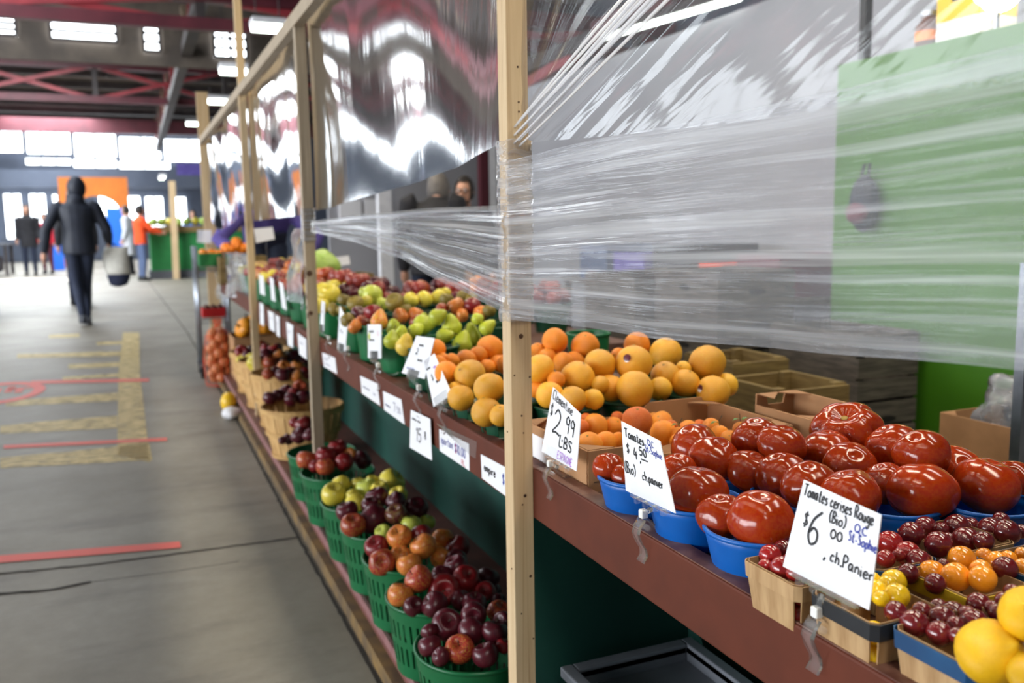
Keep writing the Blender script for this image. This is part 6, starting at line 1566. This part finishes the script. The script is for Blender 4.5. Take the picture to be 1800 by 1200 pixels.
# goods table glimpsed through the wrap
t = thing('back_table', 'work table behind the stand seen dimly through the wrap', 'table', (3.2, 4.6, 0))
b = MB(); b.box((2.95, 3.5, .72), (3.6, 6.0, .75)); b.build('table_top', M['crate_wood'], t)
for x, y in ((2.98, 3.52), (3.55, 3.52), (2.98, 5.96), (3.55, 5.96)):
    b = MB(); b.box((x-.02, y-.02, 0), (x+.02, y+.02, .72)); b.build('leg', M['crate_wood'], t)
for y0, y1, h, mt, lab in ((3.6, 3.95, .22, 'maroon_cloth', 'dark red bin'), (4.0, 4.3, .16, 'orange_cloth', 'orange bin'), (4.4, 4.8, .26, 'black_cloth', 'black bin'), (4.9, 5.3, .2, 'purple_cloth', 'purple bin'), (5.4, 5.8, .24, 'denim', 'blue-grey bin')):
    t = thing('storage_bin', lab+' on the work table, blurred by the stretch wrap', 'bin', (3.2, (y0+y1)/2, .7515))
    for nm_, lo, hi in (('side_wall', (3.0, y0, .7515), (3.01, y1, .75+h)), ('side_wall', (3.49, y0, .7515), (3.5, y1, .75+h)), ('end_wall', (3.01, y0, .7515), (3.49, y0+.01, .75+h)), ('end_wall', (3.01, y1-.01, .7515), (3.49, y1, .75+h)), ('base', (3.01, y0+.01, .7515), (3.49, y1-.01, .76))):
        b = MB(); b.box(lo, hi); b.build(nm_, M[mt], t)
# red steelwork and a tube light above the grey partition
for (p0, p1, w_, mt, lab) in (((930, 118), (1180, 10), .16, 'dark_steel', 'dark sloping beam above the grey partition'), ((925, 150), (1010, 100), .12, 'red_steel', 'short red brace just beside the nearest post'), ((1055, 60), (1200, -10), .22, 'maroon', 'broad maroon beam glimpsed behind the gathered plastic')):
    a, c_ = P(*p0, X=4.6), P(*p1, X=4.6); b = MB(); b.bar(a, c_, w_, w_); tag(b.build('steel_beam', M[mt]), lab, 'beam')
a, c_ = P(1062, 66, X=3.66), P(1300, -4, X=3.66)
t = thing('tube_light', 'long white tube light running above the grey partition', 'light', (a+c_)/2)
b = MB(); b.tube([a, c_], .022, 8); b.build('tube', M['tube_glow'], t); b = MB(); b.bar(a+Vector((.0, 0, .05)), c_+Vector((.0, 0, .05)), .06); b.build('housing', M['dark_steel'], t)
for f in (.15, .85):
    q = a.lerp(c_, f); b = MB(); b.tube([q+Vector((0, 0, .07)), Vector((q.x, q.y, ZR-.16))], .01, 6); b.build('hanger', M['dark_steel'], t)

# ------------------------------------------------------------------ produce at the far end of the stand
q = P(565, 470, Y=4.75); crate(q.x-.14, q.x+.16, 4.62, 4.98, TZ, q.z-.075, 'slatted crate under the green cabbages beside the burnt post', 'crate_pale', slats=2, hole=False)
for k, (u, v, Y_) in enumerate(((556, 470, 4.72), (578, 468, 4.76), (566, 458, 4.88))):
    p = P(u, v, Y=Y_); fruit('cabbage', 'cabbage', p, .066, 'cabbage', ('green cabbage nearest the burnt post', 'green cabbage beside the small white sign', 'green cabbage behind the other two')[k], 'cabbage')
p = P(596, 455, Y=5.5); crate(p.x-.16, p.x+.22, 5.5, 5.85, TZ, TZ+.13, 'small wooden crate on the stand behind the cabbages', 'crate_pale', slats=2, hole=False)
for k, (x, y, z, m_, nm_, lab) in enumerate([(.80, 6.55, .86, 'yam', 'yam', 'pale tan yam nearest on the far produce heap'), (.92, 6.5, .87, 'yam_dark', 'yam', 'dark brown yam on the far produce heap'), (1.05, 6.6, .88, 'yam', 'yam', 'big pale yam highest on the heap'), (1.16, 6.5, .86, 'yam_dark', 'yam', 'dark yam furthest from the aisle'), (.98, 6.75, .86, 'yam', 'yam', 'pale yam at the back of the heap')]):
    fruit('yam', m_, (x, y, z), .055, nm_, lab, 'yam', rot=(.3, 1.3, k*.7))
round_basket(.98, 6.6, TZ, .2, .08, 'green_plastic', 'wide green tray of yams at the far end', style='bowl', cat='tray', rb=.19, name='green_tray')
for k, (u, v) in enumerate(((402, 436), (418, 430), (430, 437))):
    p = P(u, v, Y=7.2); fruit('pumpkin', 'pumpkin', (p.x, p.y, p.z), .056, 'pumpkin', ('orange squash at the end, next to the wide post', 'orange squash in the middle of three', 'orange squash next to the vendor')[k], 'squash', stem='pumpkin')
q = P(418, 455, Y=7.2); crate(q.x-.15, q.x+.2, 7.05, 7.38, TZ, P(418, 443, Y=7.2).z-.03, 'crate carrying the three orange squashes', 'crate_pale', slats=2, hole=False)

# goods on the step past the bushels
carton(.58, .93, 6.3, 6.7, ST, ST+.30, 'black and yellow box under the far end of the stand', cut=False)
for k, (x, y, z) in enumerate(((.66, 6.42, .46), (.8, 6.4, .45), (.72, 6.58, .48))): fruit('pumpkin', 'squash', (x, y, z), .066, 'squash', ('yellow squash in front on the far box', 'yellow squash beside the green panel', 'yellow squash behind the other two')[k], 'squash', stem='pumpkin')
b = MB(); b.box((.574, 6.296, ST+.05), (.9, 6.299, ST+.24)); tag(b.build('box_label', M['yellow_plastic']), 'yellow printed band around the far box', 'label')
# mesh bags of onions hanging by the end
oq = P(388, 620, Y=6.75); ox, oy = oq.x-.01, 6.75
t = thing('onion_bag', 'orange mesh sack of onions slumped by the wire rack', 'sack', (ox, oy, 0))
for k in range(26):
    a = k*2.4; zz = .05+.36*k/26; rr = .075*(1-.5*abs(k/26-.4)); b = MB(); b.sphere((ox+rr*math.cos(a)*.8, oy+rr*math.sin(a), zz), .04, 10, 7); b.build('onion', M['onion'], t, smooth=True)
tb = MB(); tb.lathe([(.02, 0), (.105, .02), (.115, .2), (.09, .38), (.02, .45), (.03, .50)], 16, (ox, oy, 0)); o = tb.build('mesh_net', M['orange_cloth'], t)
md = o.modifiers.new('net', 'WIREFRAME'); md.thickness = .003
b = MB(); b.sphere((.47, 5.55, .035), .06, 18, 12, (1, 1.5, .6)); b.v = [v*(1) + Vector((.02*nz(v.x*20, v.y*20), .02*nz(v.y*20, 3), 0)) for v in b.v]; tag(b.build('plastic_bag', M['white_thing'], smooth=True), 'small white plastic bag dropped on the floor before the bushels', 'bag')
b = MB(); b.sphere((.475, 5.75, .065), .05, 16, 10, (1, 1.2, 1.3)); tag(b.build('yellow_sack', M['yellow_plastic'], smooth=True), 'small yellow sack on the floor behind the white bag', 'sack')

# chrome wire rack on casters
r0 = P(357, 664, Z=0); rx0, ry0 = r0.x, r0.y
t = thing('wire_rack', 'chrome wire shelving rack on casters beside the stand', 'rack', (rx0+.16, ry0+.2, 0))
for dx, dy in ((0, 0), (.22, 0), (0, .28), (.22, .28)):
    x, y = rx0+dx, ry0+dy
    b = MB(); b.tube([(x, y, .11), (x, y, 1.02)], .014, 10); b.build('upright', M['steel'], t, smooth=True)
    c_ = thing; b = MB(); b.tube([(x-.012, y, .045), (x+.012, y, .045)], .045, 16); w_ = b.build('caster', M['black_rubber'], t)
    b = MB(); b.box((x-.02, y-.015, .07), (x+.02, y+.015, .11)); b.build('caster_fork', M['steel'], t)
for z in (.46, .86):
    b = MB()
    for k in range(12): b.tube([(rx0+.22*k/11, ry0, z), (rx0+.22*k/11, ry0+.28, z)], .003, 6)
    for y in (ry0, ry0+.28):
        for zz in (z, z-.03): b.tube([(rx0, y, zz), (rx0+.22, y, zz)], .005, 6)
    for x in (rx0, rx0+.22):
        for zz in (z, z-.03): b.tube([(x, ry0, zz), (x, ry0+.28, zz)], .005, 6)
    b.build('wire_shelf', M['steel'], t)
def tray(x, y, z, w_, d_, h, mt, lab):
    t = thing('plastic_tray', lab, 'tray', (x+w_/2, y+d_/2, z)); e = .006
    for nm_, lo, hi in (('side_wall', (x, y, z), (x+w_, y+e, z+h)), ('side_wall', (x, y+d_-e, z), (x+w_, y+d_, z+h)), ('end_wall', (x, y+e, z), (x+e, y+d_-e, z+h)), ('end_wall', (x+w_-e, y+e, z), (x+w_, y+d_-e, z+h)), ('base', (x+e, y+e, z), (x+w_-e, y+d_-e, z+e))):
        b = MB(); b.box(lo, hi); b.build(nm_, M[mt], t)
tray(rx0+.03, ry0+.05, .466, .17, .2, .07, 'red_plastic', 'red plastic tray on the lower rack shelf')
tray(rx0+.03, ry0+.05, .866, .17, .2, .10, 'stall_green', 'green plastic tray on the upper rack shelf')
for k in range(5): fruit('round', 'orange', (rx0+.07+.055*(k % 3), ry0+.10+.09*(k//3), +.955+.01*(k % 2)), .034, 'orange', 'orange in the green tray on the wire rack', 'orange', 'oranges on the wire rack', var=0)
for k in range(3): fruit('round', 'yam_dark', (rx0+.065+.05*k, ry0+.14, .535), .027, 'beet', 'dark beet in the red tray on the wire rack', 'beet', 'beets on the wire rack', var=0)

# ------------------------------------------------------------------ far stalls
GY = 22.6
gl, gr = P(268, 490, Y=GY), P(392, 490, Y=GY)
zt_ = P(300, 408, Y=GY).z
t = thing('green_stall', 'bright green market stall far down the aisle', 'stall', ((gl.x+gr.x)/2, GY+.6, 0))
b = MB(); b.box((gl.x, GY, .2), (gr.x+.5, GY+1.2, zt_)); b.build('counter_front', M['stall_green'], t)
b = MB(); b.box((gl.x-.06, GY-.08, 0), (gr.x+.5, GY+1.2, .2)); b.build('plinth', M['hall_wall'], t)
b = MB(); b.box((gl.x-.1, GY-.1, zt_), (gr.x+.5, GY+1.2, zt_+.14)); b.build('wooden_top', M['crate_pale'], t)
for k in range(9):
    x = gl.x+.1+.19*k; fruit('cabbage', ('cabbage', 'cabbage', 'apple_yellow')[k % 3], (x, GY+.2+.1*(k % 2), zt_+.14+.105), .1, 'lettuce', 'green lettuce heaped on the far green stall', 'lettuce', 'lettuces on the far green stall')
p = P(309, 475, Y=GY-.3); p2 = P(302, 318, Y=GY-.3)
b = MB(); b.bar((p.x, GY-.3, 0), (p2.x, GY-.3, p2.z), .14, .1, up=(0, 1, 0)); tag(b.build('wooden_post', M['lumber']), 'pale wooden board post standing before the far green stall', 'post')
a, c_ = P(101, 311, Y=33), P(226, 352, Y=33)
t = thing('orange_portal', 'orange arched entrance panel at the far end of the hall', 'entrance panel', ((a.x+c_.x)/2, 33, 0))
b = MB()
n = 16; xs0, xs1 = P(128, 350, Y=33).x, P(208, 350, Y=33).x; xm, rr = (xs0+xs1)/2, (xs1-xs0)/2; zs = P(170, 372, Y=33).z
outer = []; inner = []
for k in range(n+1):
    ang = PI-PI*k/n; inner.append(Vector((xm+rr*math.cos(ang), 33, zs+rr*.75*math.sin(ang)))); outer.append(Vector((xm+rr*math.cos(ang), 33, a.z)))
vs = inner+outer; b.add(vs, [(k, k+1, n+2+k, n+1+k) for k in range(n)])
b.build('arch', M['orange_paint'], t, solid=.1)
for xa, xb in ((a.x, xs0), (xs1, c_.x)):
    b = MB(); b.box((xa, 32.95, 0), (xb, 33.05, a.z)); b.build('jamb', M['orange_paint'], t)
for u0, u1, v0, Y_, lab in ((186, 214, 366, 30, 'blue upright panel beside the person in white coat'), (87, 106, 372, 30, 'blue upright panel behind the person in red jacket')):
    a, c_ = P(u0, v0, Y=Y_), P(u1, v0, Y=Y_); panel((a.x, Y_, 0), (c_.x, Y_+.08, a.z), lab, 'blue_paint', 'partition_screen', 'panel')
a, c_ = P(310, 287, Y=34), P(364, 308, Y=34); panel((a.x, 34, c_.z), (c_.x, 34.08, a.z), 'lilac hanging sign board beyond the wide end post', 'purple_cloth', 'hanging_sign', 'sign')
# stalls along the left side
for k, (u, v, Y_, w_, lab) in enumerate(((-10, 462, 27, 1.7, 'grey market table at the far left edge of the aisle'), (-60, 480, 13, 2.0, 'grey market table nearest on the left edge'))):
    p = P(u, 440, Y=Y_); t = thing('market_table', lab, 'table', (p.x, Y_, 0)); x1 = P(16 if k == 0 else -30, 440, Y=Y_).x
    b = MB(); b.box((x1-3, Y_, .80), (x1, Y_+1.4, .86)); b.build('table_top', M['hall_wall'], t)
    for x in (x1-2.9, x1-.1):
        for y in (Y_+.1, Y_+1.3): b = MB(); b.box((x-.04, y-.04, 0), (x+.04, y+.04, .8)); b.build('leg', M['dark_steel'], t)
    b = MB(); b.box((x1-2.8, Y_+.3, .1), (x1-.3, Y_+1.2, .5)); b.build('lower_shelf', M['dark_steel'], t)
    for j in range(4):
        xx = x1-.55-.62*j; t2 = thing('goods_box', '%s goods box along the %s left table' % (ORD[j], ('far', 'near')[k]), 'box', (xx, Y_+.5, .86))
        h = (.28, .2, .34, .24)[j]; b = MB(); b.box((xx-.24, Y_+.25, .861), (xx+.24, Y_+.8, .86+h)); b.build('box_body', M[('denim', 'black_cloth', 'white_thing', 'maroon_cloth')[j]], t2)
        b = MB(); b.box((xx-.26, Y_+.23, .86+h), (xx+.26, Y_+.82, .9+h)); b.build('lid', M[('black_cloth', 'hall_wall', 'hall_wall', 'black_cloth')[j]], t2)
